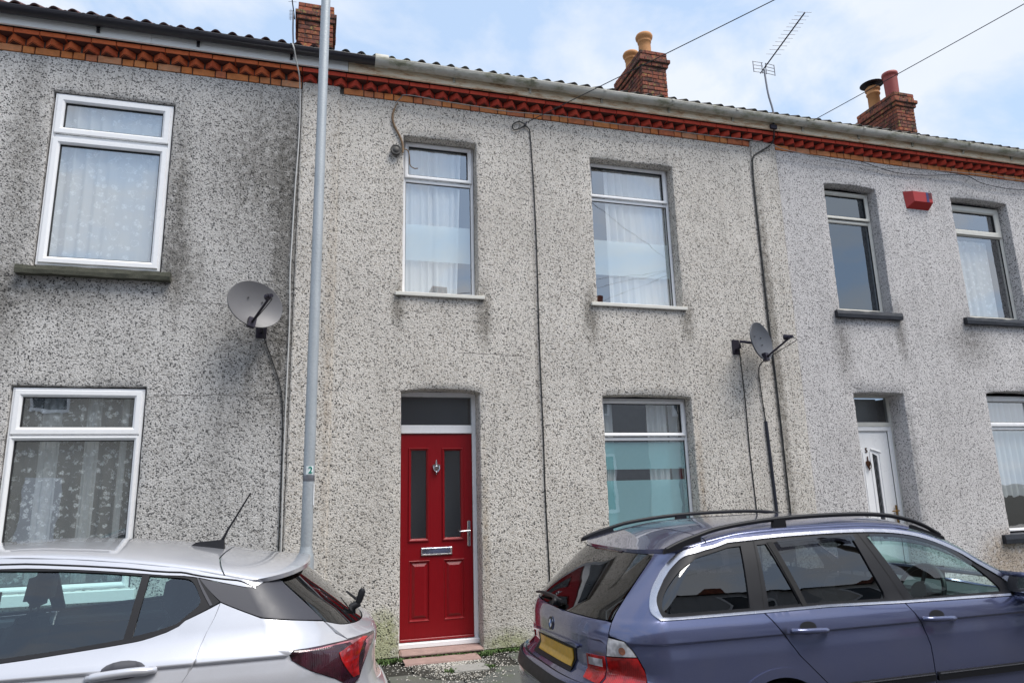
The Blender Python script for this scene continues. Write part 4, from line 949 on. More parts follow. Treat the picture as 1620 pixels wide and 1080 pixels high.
for i, (dx, dz) in enumerate(((-9, 6.0), (-13.5, 6.1), (-4.5, 6.0))):
    wire(PT, (9.5+dx*1.0, -11.5, dz+.1), .1, ['long','longest','short'][i]+' overhead wire from the telegraph pole to the houses across the street')

# ============================================================ weeds, chips and step by the red door
rr = random.Random(5)
b = MB(); 
n = 10; vs = []
for i in range(n+1):
    x = .92+.72*i/n; vs += [(x, -.30+.02*noise.noise((x*6, 1, 0)), .098), (x, -.29+.02*noise.noise((x*6, 1, 0)), .118+.006*noise.noise((x*9, 4, 0))), (x, -.10+.01*noise.noise((x*6, 2, 0)), .122+.006*noise.noise((x*9, 2, 0))), (x, -.06, .10)]
fs = []
for i in range(n):
    for k in range(3): fs.append((4*i+k, 4*i+4+k, 4*i+5+k, 4*i+1+k))
b.add(vs, fs); tag(b.build('worn_step', M_pinkstone), 'low worn pinkish stone in front of the red door sill', 'step')
def chips(name, zone, count, s0, s1, label):
    b = MB()
    for _ in range(count):
        x, y = zone(rr); s = rr.uniform(s0, s1); a = rr.uniform(0, PI); z = .101+s*.25
        c, d = math.cos(a)*s, math.sin(a)*s
        b.add([(x+c, y+d, z-s*.2), (x-d*.7, y+c*.7, z), (x-c, y-d, z-s*.2), (x+d*.7, y-c*.7, z), (x, y, z+s*.45), (x, y, z-s*.5)], [(0,1,4),(1,2,4),(2,3,4),(3,0,4),(1,0,5),(2,1,5),(3,2,5),(0,3,5)])
    return tag(b.build(name, M_chips), label, 'gravel', kind='stuff')
def zone_main(r):
    y = -.30-abs(r.gauss(0, .33)); x = r.gauss(1.38, .19)+.06*math.sin(y*19); return x, max(y, -1.4)
b = MB(); q_ = [(1.34+.37*math.cos(t*PI/15)*(1+.16*noise.noise((math.cos(t*PI/15)*2, math.sin(t*PI/15)*2, 7))), -.50+.47*math.sin(t*PI/15), .1035) for t in range(30)]; b.add(q_, [tuple(range(30))]); tag(b.build('soil_patch', M_soil), kind='structure')
chips('loose_chippings', zone_main, 2300, .005, .011, 'loose pale stone chippings on the pavement in front of the red door')
def zone_scat(r):
    t = r.random(); x = r.uniform(.2, 2.8); y = -.02-abs(r.gauss(0, .34)); return x, max(y, -1.5)
chips('scattered_chippings', zone_scat, 1100, .004, .009, 'pale chippings scattered along the foot of the wall')
b = MB(); b.box(1.30, 1.62, -.72, -.50, .09, .118, .005); tag(b.build('paver', M_concrete), 'small grey paving stone lying in the chippings by the red door', 'paving stone')
b = MB()
def blades(cxx, cy, spread, count, h0, h1):
    for _ in range(count):
        x = cxx+rr.gauss(0, spread); y = cy+rr.gauss(0, .025); h = rr.uniform(h0, h1); a = rr.uniform(0, 2*PI); w_ = rr.uniform(.003, .008); lx, ly = math.cos(a)*h*.7, math.sin(a)*h*.7
        px, py = -math.sin(a)*w_, math.cos(a)*w_
        b.add([(x-px, y-py, .10), (x+px, y+py, .10), (x+lx*.4+px, y+ly*.4+py, .10+h*.6), (x+lx*.4-px, y+ly*.4-py, .10+h*.6), (x+lx, y+ly, .10+h*.7)], [(0,1,2,3),(3,2,4)])
for cxx, cy, s, c_ in ((.82, -.06, .08, 240), (.70, -.12, .10, 160), (1.35, -.045, .2, 260), (1.68, -.14, .05, 200), (1.78, -.06, .05, 120), (1.95, -.05, .12, 220), (2.3, -.04, .2, 160), (.3, -.05, .3, 200), (1.63, -.62, .04, 90), (1.28, -.66, .03, 80), (3.5, -.05, .6, 200), (-1.5, -.05, .8, 200)): blades(cxx, cy, s, c_, .012, .04)
tag(b.build('weeds', M_grass), 'low green weeds along the foot of the wall and step', 'weeds', kind='stuff')

# ============================================================ houses across the street (seen only in reflections)
for i in range(6):
    x0 = -13+i*5.7
    H_ = thing('terraced_house', ('%s rendered terraced house across the street' % ['white', 'cream', 'brown', 'grey', 'pale', 'stone'][i]), 'house', (x0+2.8, -11.6, .1), 'terraced houses across the street')
    cm = simple('far_render', [(.62, .62, .62), (.55, .50, .42), (.30, .20, .15), (.45, .45, .45), (.66, .64, .6), (.5, .47, .42)][i], .9, var=.15)
    b = MB(); b.box(x0, x0+5.69, -18.5, -11.6, .0, 6.0); b.build('wall', cm, H_)
    b = MB(); b.add([(x0, -11.35, 5.95), (x0+5.69, -11.35, 5.95), (x0+5.69, -15.2, 8.1), (x0, -15.2, 8.1), (x0, -18.9, 5.95), (x0+5.69, -18.9, 5.95)], [(0,1,2,3),(3,2,5,4),(0,3,4),(1,5,2)]); b.build('roof', M_tile, H_)
    for (a, c_, z0, z1) in ((x0+.9, x0+1.75, 3.8, 5.5), (x0+3.3, x0+4.5, 3.8, 5.5), (x0+3.3, x0+4.6, 1.0, 2.7)):
        b = MB(); b.ring(a, c_, z0, z1, [(0, -11.60), (0, -11.56), (.07, -11.56), (.07, -11.60)]); wf = b.build('window', M_upvc, H_)
        b = MB(); b.add([(a+.06, -11.595, z0+.06), (c_-.06, -11.595, z0+.06), (c_-.06, -11.595, z1-.06), (a+.06, -11.595, z1-.06)], [(0,1,2,3)]); b.build('pane', M_dark_pane, wf)
    b = MB(); b.box(x0+.95, x0+1.75, -11.62, -11.57, .12, 2.3, .01); b.build('front_door', [M_reddoor, M_upvc, M_navy, M_upvc, M_reddoor, M_upvc][i], H_)
    b = MB(); b.box(x0-.25, x0+.25, -15.8, -14.8, 7.2, 8.55); b.build('chimney', M_chbrick, H_)
# ============================================================ cars
def interp(xs, ys):
    n = len(xs); d = [(ys[i+1]-ys[i])/(xs[i+1]-xs[i]) for i in range(n-1)]
    m = [d[0]]+[0 if d[i-1]*d[i] <= 0 else 2*d[i-1]*d[i]/(d[i-1]+d[i]) for i in range(1, n-1)]+[d[-1]]
    def f(x):
        if x <= xs[0]: return ys[0]+(x-xs[0])*m[0]
        if x >= xs[-1]: return ys[-1]+(x-xs[-1])*m[-1]
        i = bisect.bisect_right(xs, x)-1; h = xs[i+1]-xs[i]; t = (x-xs[i])/h
        return (2*t**3-3*t*t+1)*ys[i]+(t**3-2*t*t+t)*h*m[i]+(3*t*t-2*t**3)*ys[i+1]+(t**3-t*t)*h*m[i+1]
    return f
def corner_table(n, m, w=.85, D=.38, N=600):
    pts = []
    for i in range(N+1):
        p = i/N*math.pi/2; pts.append((math.cos(p)**(2/n) if i < N else 0.0, math.sin(p)**(2/m)))
    L = [0]
    for a, b in zip(pts, pts[1:]): L.append(L[-1]+math.hypot((a[0]-b[0])*w, (a[1]-b[1])*D))
    T = L[-1]; L = [l/T for l in L]
    def f(q):
        q = min(max(q, 0), 1); i = min(max(bisect.bisect_right(L, q)-1, 0), N-1); t = (q-L[i])/max(L[i+1]-L[i], 1e-9)
        return (pts[i][0]*(1-t)+pts[i+1][0]*t, pts[i][1]*(1-t)+pts[i+1][1]*t)
    return f
class Car:
    """car-local surfaces: x forward from the rear end, y<0 near side, z up"""
    def __init__(c, L, W, XR, DR, nm, XF, DF, nmf, taper, ZT, arch, place):
        c.L = L; c.W = interp(*W); c.XR = interp(*XR); c.DR = interp(*DR); c.cr = corner_table(*nm); c.XF = interp(*XF); c.DF = interp(*DF); c.cf = corner_table(*nmf)
        c.taper = taper; c.ZT = interp(*ZT); c.arch = interp(*arch); c.place = place
    def w(c, x, z):
        a, xa, b, xb = c.taper; w = c.W(z)
        if x < xa: w *= 1-a*((xa-x)/xa)**2
        if x > xb: w *= 1-b*((x-xb)/(c.L-xb))**2
        return w
    def side(c, s, z):
        if s > c.L-1.2:
            if s > c.L+.8: p = c.side(2*(c.L+.8)-s, z); return (p[0], -p[1], p[2])
            xe = c.L-c.XF(z); xc = xe-c.DF(z)
            if s <= c.L-.2:
                t = (s-(c.L-1.2)); x = (c.L-1.2)+t*(xc-(c.L-1.2)); return (x, -c.w(x, z), z)
            u, v = c.cf(s-(c.L-.2)); return (xc+c.DF(z)*v, -c.w(xc, z)*u, z)
        if s >= 1: return (s, -c.w(s, z), z)
        xr = c.XR(z); D = c.DR(z); xc = xr+D
        if s >= 0:
            x = xc+s*(1-xc); return (x, -c.w(x, z), z)
        if s >= -1:
            u, v = c.cr(-s); return (xc-D*v, -c.w(xc, z)*u, z)
        p = c.side(-2-s, z); return (p[0], -p[1], p[2])
    def top(c, x, p):
        zt = c.ZT(x); w = c.w(x, zt); h = c.arch(x); a = max(-1, min(1, p))*PI/2
        sg = 1 if a >= 0 else -1
        return (x, w*sg*abs(math.sin(a))**.8, zt+h*max(math.cos(a), 0)**.9)
    def sx(c, x, z):
        if x >= 1: return x
        xc = c.XR(z)+c.DR(z); return (x-xc)/(1-xc)
    def sf(c, x, z):
        x0 = c.L-1.2
        if x <= x0: return x
        xc = c.L-c.XF(z)-c.DF(z)
        if x <= xc: return x0+(x-x0)/(xc-x0)
        return c.L-.2+(x-xc)/c.DF(z)*.32
    def panel(c, name, parent, polys, m, kind='side', off=0.0, rim=.010, sides='n', rows=(), h=.045, holes=(), label=None, hx=None):
        """polys traced in surface coordinates -> one mesh; sides: n near, f far, s both in one mesh"""
        f = c.side if kind == 'side' else c.top
        V = []; F = []; NR = []
        for poly in polys:
            vs, T, loops = tri(poly, [list(q) for q in holes], h, rows, hx)
            for flip in ([False] if sides == 'n' else [True] if sides == 'f' else [False, True]):
                b = len(V); P = []; Nn = []
                for (u, v) in vs:
                    e = .003
                    if kind == 'top' and abs(v) > .97: v_ = .97*(1 if v > 0 else -1)
                    else: v_ = v
                    a0 = Vector(f(u-e, v_)); a1 = Vector(f(u+e, v_)); b0 = Vector(f(u, v_-e)); b1 = Vector(f(u, v_+e))
                    n = (a1-a0).cross(b1-b0)
                    p = Vector(f(u, v))
                    if n.length < 1e-12: n = Vector((0, 0, 1))
                    n.normalize()
                    if n.dot(p-Vector((min(max(p.x, .9), c.L-.9), 0, .62))) < 0: n = -n
                    p = p+n*off
                    if flip: p = Vector((p.x, -p.y, p.z)); n = Vector((n.x, -n.y, n.z))
                    P.append(p); Nn.append(n)
                W_ = [Vector(c.place(p)) for p in P]; o_ = Vector(c.place((0, 0, 0))); WN = [Vector(c.place(n))-o_ for n in Nn]
                V += W_; NR += WN
                for t in T:
                    a, b_, d = W_[t[0]], W_[t[1]], W_[t[2]]
                    nn = (b_-a).cross(d-a)
                    if nn.length < 1e-10: continue
                    F.append(tuple(i+b for i in t) if nn.dot(WN[t[0]]+WN[t[1]]+WN[t[2]]) > 0 else tuple(i+b for i in t[::-1]))
                if rim:
                    for lp in loops:
                        k = len(V); n_ = len(lp)
                        if n_ < 3: continue
                        for q in (0, 1):
                            for i in lp: V.append(W_[i]-WN[i]*rim*q); NR.append(None)
                        for i in range(n_):
                            j = (i+1) % n_; F.append((k+i, k+j, k+n_+j, k+n_+i))
        me = bpy.data.meshes.new(name); me.from_pydata([tuple(v) for v in V], [], F); me.materials.append(m)
        me.polygons.foreach_set('use_smooth', [all(NR[i] is not None for i in p) for p in F]); me.update()
        if len(me.polygons) == len(F):
            vn = me.vertex_normals
            me.normals_split_custom_set_from_vertices([tuple(NR[i]) if NR[i] is not None else (0, 0, 0) for i in range(len(V))])
        o = bpy.data.objects.new(name, me); link(o, parent); o.matrix_parent_inverse = pinv(parent)
        if label: o['label'] = label
        return o
def sym(poly):           # mirror a near-half rear polygon (ends at s=-1) into a full one
    return list(poly)+[(-2-s, z) for s, z in reversed(poly) if s > -.9995]
def arc(cx_, cz_, r, a0, a1, n=14): return [(cx_+r*math.cos(math.radians(a0+(a1-a0)*i/n)), cz_+r*math.sin(math.radians(a0+(a1-a0)*i/n))) for i in range(n+1)]
def paint(name, base, metal, rough, fl=.25):
    g = G(name); o = g.co(); v = g.vor(o, 900); s_ = g.n('ShaderNodeSeparateColor'); g.l(v.outputs['Color'], s_.inputs[0])
    c1 = g.mix(g.math('MULTIPLY', s_.outputs[0], fl), base, tuple(min(1, x*1.7+.02) for x in base))
    d = g.noise(o, 3, 5, .6); c1 = g.mix(g.math('MULTIPLY', g.ramp(d, [(.45, 0), (.75, 1)]), .10), c1, (.25, .23, .21))
    return g.done(g.bsdf(c1, rough, metal, coat=1.0))
M_blue = paint('metallic_slate_blue_paint', (.098, .111, .205), .55, .18)
M_silver = paint('metallic_silver_paint', (.58, .585, .63), .35, .28, .12)
M_blacktrim = simple('black_car_trim', (.011, .011, .014), .48, var=.15, spec=.3)
M_trimgrey = simple('satin_charcoal_trim', (.05, .05, .062), .45, var=.1)
M_sat = simple('satin_chrome_trim', (.50, .50, .55), .26, 1.0, var=.04)
M_cargap = simple('shut_line_dark', (.008, .008, .009), .8)
M_rubber = simple('tyre_rubber', (.022, .022, .023), .8)
M_alloy = simple('alloy_wheel', (.45, .45, .47), .3, .8)
M_seat = simple('dark_seat_cloth', (.045, .045, .05), .9, var=.25, scale=20)
M_dash = simple('dashboard_plastic', (.06, .06, .065), .7)
def lensm(name, c, e=0):
    g = G(name); o = g.co(); st = g.n('ShaderNodeTexWave'); g.l(o, st.inputs['Vector']); st.inputs['Scale'].default_value = 40; f = g.noise(o, 14, 2)
    c_ = g.mix(g.ramp(f, [(.42, 0), (.6, 1)]), tuple(x*.55 for x in c), tuple(min(1, x*1.25) for x in c))
    return g.done(g.bsdf(c_, .12, coat=1.0, normal=g.bump(st.outputs['Fac'], .0015, .6)))
M_lensred = lensm('red_lens', (.42, .008, .008)); M_lensclear = lensm('clear_lens', (.62, .60, .60)); M_lensdark = lensm('smoked_red_lens', (.035, .004, .010)); M_lenspink = lensm('pale_red_lens', (.38, .14, .16)); M_lensamber = lensm('amber_bulb', (.45, .16, .08))
g = G('yellow_number_plate'); o = g.co(); v = g.vor(g.mapp(o, (1, 1, 1)), 34); M_plate = g.done(g.bsdf(g.mix(g.ramp(v.outputs['Distance'], [(.2, 0), (.7, .35)]), (.72, .40, .01), (.45, .26, .02)), .35, coat=.5))

def wheel(parent, c, x, side, r, w_=.20, yy=None, m=None):
    y = (yy or (c.W(.5)-.03))*side; cen = (x, y, c.wz)
    prof = [(r*.62, -w_*.5), (r*.68, -w_*.5), (r*.90, -w_*.52), (r*.985, -w_*.42), (r, -w_*.3), (r, w_*.3), (r*.985, w_*.42), (r*.90, w_*.52), (r*.68, w_*.5), (r*.62, w_*.5), (r*.62, -w_*.5)]
    def P(b): b.v = [tuple(c.place(p)) for p in b.v]; return b
    b = MB(); b.lathe(cen, prof, 36, 'Y'); P(b)
    wv = b.build('wheel', M_rubber, parent)
    o_ = side*w_*.5
    b = MB(); b.lathe(cen, [(r*.64, o_*1.0), (r*.60, o_*.92), (r*.585, -o_*.6), (r*.2, -o_*.6), (.001, -o_*.6)], 36, 'Y')
    for k in range(10):
        t = 2*PI*k/10; d = Vector((math.cos(t), 0, math.sin(t))); q = Vector((-math.sin(t), 0, math.cos(t))); cc_ = Vector(cen)
        a, e = cc_+d*r*.12, cc_+d*r*.61; yo = Vector((0, o_*.75, 0)); yi = Vector((0, o_*.3, 0)); wd = r*.055
        b.add([a+q*wd*1.3+yo, a-q*wd*1.3+yo, e-q*wd+yo*1.1, e+q*wd+yo*1.1, a+q*wd*1.3+yi, a-q*wd*1.3+yi, e-q*wd+yi, e+q*wd+yi], [(0,1,2,3),(4,5,6,7),(0,3,7,4),(1,2,6,5),(0,1,5,4),(2,3,7,6)])
    b.lathe(cen, [(.0, o_*.82), (r*.13, o_*.8), (r*.16, o_*.6)], 20, 'Y'); P(b); b.build('rim', M_alloy, wv)
def seat(parent, c, x, y, zb, rear=False, wd=.24):
    def P(b): b.v = [tuple(c.place(p)) for p in b.v]; return b
    b = MB(); sx_ = -1
    prof = [(x+.50, zb), (x+.52, zb+.12), (x+.10, zb+.14), (x-.02, zb+.34), (x-.08, zb+.60), (x-.15, zb+.62), (x-.17, zb+.55), (x-.10, zb+.1), (x-.05, zb)]
    bm = bmesh.new(); n = len(prof)
    va = [bm.verts.new((a, y-wd, z)) for a, z in prof]; vb = [bm.verts.new((a, y+wd, z)) for a, z in prof]
    bm.faces.new(va); bm.faces.new(vb[::-1])
    for i in range(n): j = (i+1) % n; bm.faces.new((va[i], vb[i], vb[j], va[j]))
    bmesh.ops.bevel(bm, geom=list(bm.edges), offset=.035, segments=3, affect='EDGES'); bm.verts.index_update()
    b.add([v.co for v in bm.verts], [[v.index for v in f.verts] for f in bm.faces], True); bm.free(); P(b); s_ = b.build('seat', M_seat, parent)
    b = MB(); bm = bmesh.new(); bmesh.ops.create_cube(bm, size=1)
    for v in bm.verts: v.co = Vector((x-.15+v.co.x*.10-(.02 if v.co.z > 0 else 0), y+v.co.y*(.27 if v.co.z < 0 else .22), zb+.74+v.co.z*.19))
    bmesh.ops.bevel(bm, geom=list(bm.edges), offset=.035, segments=3, affect='EDGES'); bm.verts.index_update()
    b.add([v.co for v in bm.verts], [[v.index for v in f.verts] for f in bm.faces], True); bm.free(); b.tube([(x-.13, y-.06, zb+.58), (x-.14, y-.06, zb+.67)], .007, 6); b.tube([(x-.13, y+.06, zb+.58), (x-.14, y+.06, zb+.67)], .007, 6); P(b); b.build('head_restraint', M_seat, s_)
def wrapb(c, b): b.v = [tuple(c.place(p)) for p in b.v]; return b

# ---------------------------------------------------------------- blue estate car
E_ = Car(4.48,
 ([.15,.3,.45,.6,.72,.812,.818,.86,.90,.93,1.0,1.1,1.2,1.3,1.38],[.79,.845,.862,.870,.867,.8585,.8640,.855,.840,.818,.795,.757,.715,.665,.62]),
 ([.2,.3,.45,.56,.60,.66,.75,.82,.90,.93,1.0,1.12,1.24,1.34],[.09,.03,.0,.02,.06,.115,.108,.11,.13,.155,.225,.36,.50,.62]),
 ([.3,.6,.9,1.0,1.24,1.34],[.42,.40,.36,.32,.26,.24]),(3.4,1.8),
 ([.2,.5,.65,.75,.9],[.05,0,.03,.09,.28]),([.3,.9],[.34,.34]),(2.6,2.0),(.035,1.6,.06,3.1),
 ([.45,.6,.78,.91,1.142,1.45,1.926,2.244,2.468,2.666,2.788,2.94,3.1,3.3,4.0,4.3,4.48],[1.245,1.268,1.300,1.322,1.352,1.364,1.368,1.352,1.306,1.219,1.136,1.046,.965,.930,.86,.80,.70]),
 ([.45,.6,1.0,2.1,2.6,3.3,3.5,4.48],[.012,.028,.060,.070,.075,.06,.05,.04]), lambda p: (1.42+p[0], -2.75+p[1], p[2]))
E_.wz = .262
CE = thing('parked_car', 'slate blue estate car with black roof rails and chrome window surrounds, parked facing right', 'car', (3.66, -2.75, -.05))
rows = (.806, .812, .815, .818, .824, .90, .925)
AR = .338; AX = 1.13; AF = 3.855; AZ = .262
def arcS(c, cx_, a0, a1, n=14, r=AR): return [(c.sx(x, z), z) for x, z in arc(cx_, AZ, r, a0, a1, n)]
HE = [(-.373,1.272),(-.352,1.258),(-.345,1.235),(-.342,1.14),(-.338,1.04),(-.337,.96),(-.335,.914),(-.345,.86),(-.345,.845)]
CO = cr([(-.207,1.168),(-.181,1.236),(-.091,1.282),(.15,1.293),(.507,1.303),(1.142,1.333),(1.449,1.346),(1.926,1.35),(2.244,1.335),(2.468,1.291),(2.666,1.205),(2.788,1.123),(2.94,1.036),(3.03,.965)], 4)
COr = cr([(-.053,.931),(-.117,.966),(-.155,1.009),(-.195,1.086),(-.207,1.168)], 4)
CI = cr([(-.150,1.127),(-.140,1.19),(-.075,1.252),(.15,1.272),(.513,1.286),(1.133,1.315),(1.439,1.328),(1.914,1.332),(2.23,1.316),(2.454,1.272),(2.652,1.187),(2.775,1.105),(2.904,1.022),(2.975,.95)], 4)
CIr = cr([(-.046,.947),(-.079,.978),(-.131,1.041),(-.150,1.127)], 4)
def ztl(c, xs, d=0): return [(x if x >= 1 else c.sx(x, c.ZT(x)), c.ZT(x)-d) for x in xs]
RD = [(1.104,.936),(1.187,.816),(1.274,.698),(1.434,.542),(1.505,.42),(1.53,.24)]
FD = [(2.090,.928),(2.152,.814),(2.19,.682),(2.197,.47),(2.19,.24)]
FW = [(3.02,.912),(3.10,.80),(3.145,.62),(3.13,.45),(3.08,.24)]
g3 = .0035
def sh(l, d): return [(a+d, b) for a, b in l]
lampR = [(-.345,.842),(-.256,.832),(-.210,.790),(-.187,.751),(-.165,.690),(-.145,.630),(-.14,.588)]
roofx = [.80,.95,1.15,1.4,1.7,2.0,2.25,2.47,2.6,2.72,2.82,2.94,3.03]
# near & far flanks
for sd_ in 'nf':
    quarter = [(1.100,.931)]+sh(RD, -g3)[:4]+arcS(E_, AX, 28, 90, 8)[0:0]+[(1.43,.535)]+arcS(E_, AX, 52, 178, 14)[0:0]
    ar = arcS(E_, AX, 40, 151, 14)
    quarter = [(-.049,.928)]+[(1.098,.930)]+sh(RD, -g3)[1:4]+[(1.49,.42)]+[(a, z) for a, z in ar if True]+[(E_.sx(.80,.588),.588),(-.137,.588)]+[(a+.004, z) for a, z in lampR[::-1][1:-1]]+[(-.340,.848)]+HE[::-1][1:-1]+[(-.36,1.268)]+ztl(E_, roofx, .001)+[(3.035,.966)]+CO[::-1][1:]+COr[::-1][1:-1]
    E_.panel('rear_quarter_panel', CE, [quarter], M_blue, sides=sd_, rows=rows, rim=.012)
    rd = [(1.106,.931)]+[(1.6,.930),(2.082,.920)]+sh(FD, -g3)[1:]+sh(RD, g3)[::-1][:-1]
    dR = E_.panel('rear_door', CE, [rd], M_blue, sides=sd_, rows=rows, rim=.012)
    fd = [(2.090,.920),(2.55,.915),(3.005,.908)]+sh(FW, -g3)[1:]+sh(FD, g3)[::-1][:-1]
    dF = E_.panel('front_door', CE, [fd], M_blue, sides=sd_, rows=rows, rim=.012)
    fw_ = sh(FW, g3)[::-1]+[(3.03,.962)]+[(E_.sf(x, E_.ZT(x)), E_.ZT(x)-.001) for x in (3.1,3.2,3.3,3.5,3.7,3.9,4.05,4.12)]+[(4.30,.60),(E_.sf(4.17,.45),.45)]+[(E_.sf(x, z), z) for x, z in arc(AF, AZ, AR, 30, 178, 18)]+[(3.50,.24)]
    E_.panel('front_wing', CE, [fw_], M_blue, sides=sd_, rows=rows, rim=.012)
    E_.panel('sill_panel', CE, [[(1.50,.15),(3.49,.15),(3.49,.235),(1.50,.235)]], M_blue, sides=sd_)
    # arch liners: dark rings behind the openings
    for cx_ in (AX, AF):
        b = MB(); vs = []
        for k in range(21):
            t = PI*k/20-.05
            for y in (.86, .50): vs.append((cx_+(AR+.004)*math.cos(t), (-y if sd_ == 'n' else y)*(.98), AZ+(AR+.004)*math.sin(t)))
        b.add(vs, [(2*k, 2*k+1, 2*k+3, 2*k+2) for k in range(20)]); wrapb(E_, b).build('wheel_arch_liner', M_blacktrim, CE, recalc=False)
    lipp = arcS(E_, AX, 2, 178, 20, AR+.045); li2 = arcS(E_, AX, 2, 178, 20, AR+.001)
    E_.panel('arch_flare', CE, [[p for p in arcS(E_, AX, 35, 150, 18, AR+.05)]+arcS(E_, AX, 35, 150, 18, AR+.001)[::-1]], M_blue, sides=sd_, off=.010, rim=.012, h=.03)
    # window surround, frames, glass
    E_.panel('chrome_window_surround', CE, [COr+CO[1:]+CI[::-1]+CIr[::-1][1:],
             [(-.053,.930),(.163,.929),(1.100,.930),(1.549,.933),(2.080,.920),(2.55,.915),(3.03,.909),(3.00,.921),(2.55,.929),(2.083,.934),(1.549,.947),(1.103,.944),(.163,.943),(-.048,.945)]], M_sat, sides=sd_, off=.006, rim=.010, h=.03)
    G1 = [(-.020,.962),(-.060,.985),(-.092,1.041),(-.098,1.10),(-.070,1.178),(.00,1.222),(.10,1.238),(.52,1.262),(1.085,1.289),(1.020,.958)]
    G1 = [(-.020,.962)]+cr([(-.062,.985),(-.092,1.041),(-.098,1.10),(-.070,1.178),(.00,1.222),(.10,1.240),(.52,1.263)],3)+[(1.085,1.289),(1.020,.960)]
    G2 = [(1.196,1.290),(1.262,1.293),(1.358,.962),(1.142,.960)]
    G3 = [(1.316,1.299),(1.60,1.311),(1.899,1.314),(1.932,1.12),(1.962,.990),(1.958,.955),(1.40,.962)]
    G4 = [(2.016,1.310)]+cr([(2.10,1.309),(2.223,1.300),(2.403,1.271),(2.588,1.205),(2.70,1.128),(2.78,1.058),(2.862,.965)], 3)+[(2.862,.942),(2.160,.945)]
    frame_out = [(-.046,.945)]+CIr[1:]+CI[1:]+[(2.98,.925),(2.083,.932),(1.549,.945),(1.106,.943)]
    E_.panel('window_frame', CE, [frame_out], M_blacktrim, sides=sd_, off=-.001, rim=.014, holes=[G1, G2, G3, G4], h=.05)
    def bigger(q, d=.012):
        a = sum((q[i][0]*q[(i+1) % len(q)][1]-q[(i+1) % len(q)][0]*q[i][1]) for i in range(len(q)))
        sg = 1 if a > 0 else -1; o = []
        for i in range(len(q)):
            p, c_ = q[i-1], q[(i+1) % len(q)]; dx, dz = c_[0]-p[0], c_[1]-p[1]; L = math.hypot(dx, dz) or 1; o.append((q[i][0]+sg*dz/L*d, q[i][1]-sg*dx/L*d))
        return o
    for q, m_ in ((G1, M_cartint), (G2, M_cartint), (G3, M_cartint), (G4, M_carglass)): E_.panel('side_window', CE, [bigger(q)], m_, sides=sd_, off=-.010, rim=0, h=.07)
    E_.panel('door_pillar_trim', CE, [[(1.196,1.320),(1.222,1.322),(1.372,.948),(1.345,.948)][0:0] or [(1.270,1.300),(1.308,1.302),(1.396,.948),(1.366,.948)]], M_cargap, sides=sd_, off=.003, rim=.005)
    E_.panel('pillar_shut_line', CE, [[(1.183,1.318),(1.187,1.318),(1.110,.948),(1.106,.948)]], M_cargap, sides=sd_, off=.0006, rim=0)
    E_.panel('pillar_shut_line', CE, [[(1.952,1.330),(1.957,1.330),(2.100,.938),(2.095,.938)]], M_cargap, sides=sd_, off=.0006, rim=0)
    v3 = [(1.330,1.302),(1.60,1.314),(1.902,1.316),(1.906,1.282),(1.62,1.276),(1.345,1.262)]
    v4 = cr([(2.02,1.313),(2.22,1.305),(2.405,1.275),(2.592,1.208),(2.72,1.118)], 3)+cr([(2.70,1.095),(2.575,1.165),(2.39,1.232),(2.21,1.262),(2.028,1.272)], 3)
    E_.panel('wind_deflector', CE, [v3], M_smoke, sides=sd_, off=.016, rim=.004); E_.panel('wind_deflector', CE, [v4], M_smoke, sides=sd_, off=.016, rim=.004)
    # rubbing strips
    for (a, c_, par) in ((1.52, 2.186, dR), (2.206, 3.12, dF)):
        E_.panel('rubbing_strip', par, [[(a,.488),(c_,.488),(c_,.534),(a,.534)]], M_blacktrim, sides=sd_, off=.014, rim=.014)
        E_.panel('strip_highlight', par, [[(a+.01,.524),(c_-.01,.524),(c_-.01,.531),(a+.01,.531)]], M_sat, sides=sd_, off=.0165, rim=.002)
    sg = -1 if sd_ == 'n' else 1
    for (hx_, par) in ((1.235, dR), (2.160, dF)):
        yb = E_.w(hx_+.1, .83)
        E_.panel('handle_recess', par, [arc(0, 0, 1, 0, 360, 20)[:-1] and [(hx_+.115+.055*math.cos(t*PI/9), .845+.028*math.sin(t*PI/9)) for t in range(18)]], M_blacktrim, sides=sd_, off=.003, rim=0, h=.02)
        b = MB(); pts = [(hx_, sg*(yb+.004), .832), (hx_+.025, sg*(yb+.026), .832), (hx_+.08, sg*(yb+.034), .830), (hx_+.16, sg*(yb+.034), .827), (hx_+.215, sg*(yb+.024), .823), (hx_+.240, sg*(yb+.002), .820)]
        b.tube(cr(pts, 4), [.012]+[.015]*4+[.016]*12+[.014]*3+[.008], 10); wrapb(E_, b).build('door_handle', M_blue, par)
    # outer lamp
    E_.panel('tail_light', CE, [[(-.370,.738),(-.190,.749),(-.168,.690),(-.148,.630),(-.144,.592),(-.368,.592)]], M_lensred, sides=sd_, off=.002, rim=.015, h=.03)
    E_.panel('tail_light', CE, [[(-.349,.838),(-.256,.827),(-.213,.786),(-.192,.755),(-.368,.744)]], M_lensclear, sides=sd_, off=.002, rim=.015, h=.03, label='clear indicator section of the tail light')
    E_.panel('indicator_bulb', CE, [[(-.268+.020*math.cos(t), .778+.020*math.sin(t)) for t in [k*PI/6 for k in range(12)]]], M_lensamber, sides=sd_, off=.0035, rim=0)
    E_.panel('tail_light', CE, [[(-.525,.736),(-.385,.739),(-.380,.60),(-.512,.61),(-.528,.66)]], M_lensred, sides=sd_, off=.008, rim=.012, h=.03)
    E_.panel('reversing_light', CE, [[(-.508,.722),(-.400,.724),(-.402,.684),(-.512,.682)]], M_lensclear, sides=sd_, off=.0095, rim=.003)
    # seam lines behind shut gaps
    # mirrors
    mx0 = 2.935; b = MB(); bm = bmesh.new(); bmesh.ops.create_cube(bm, size=1)
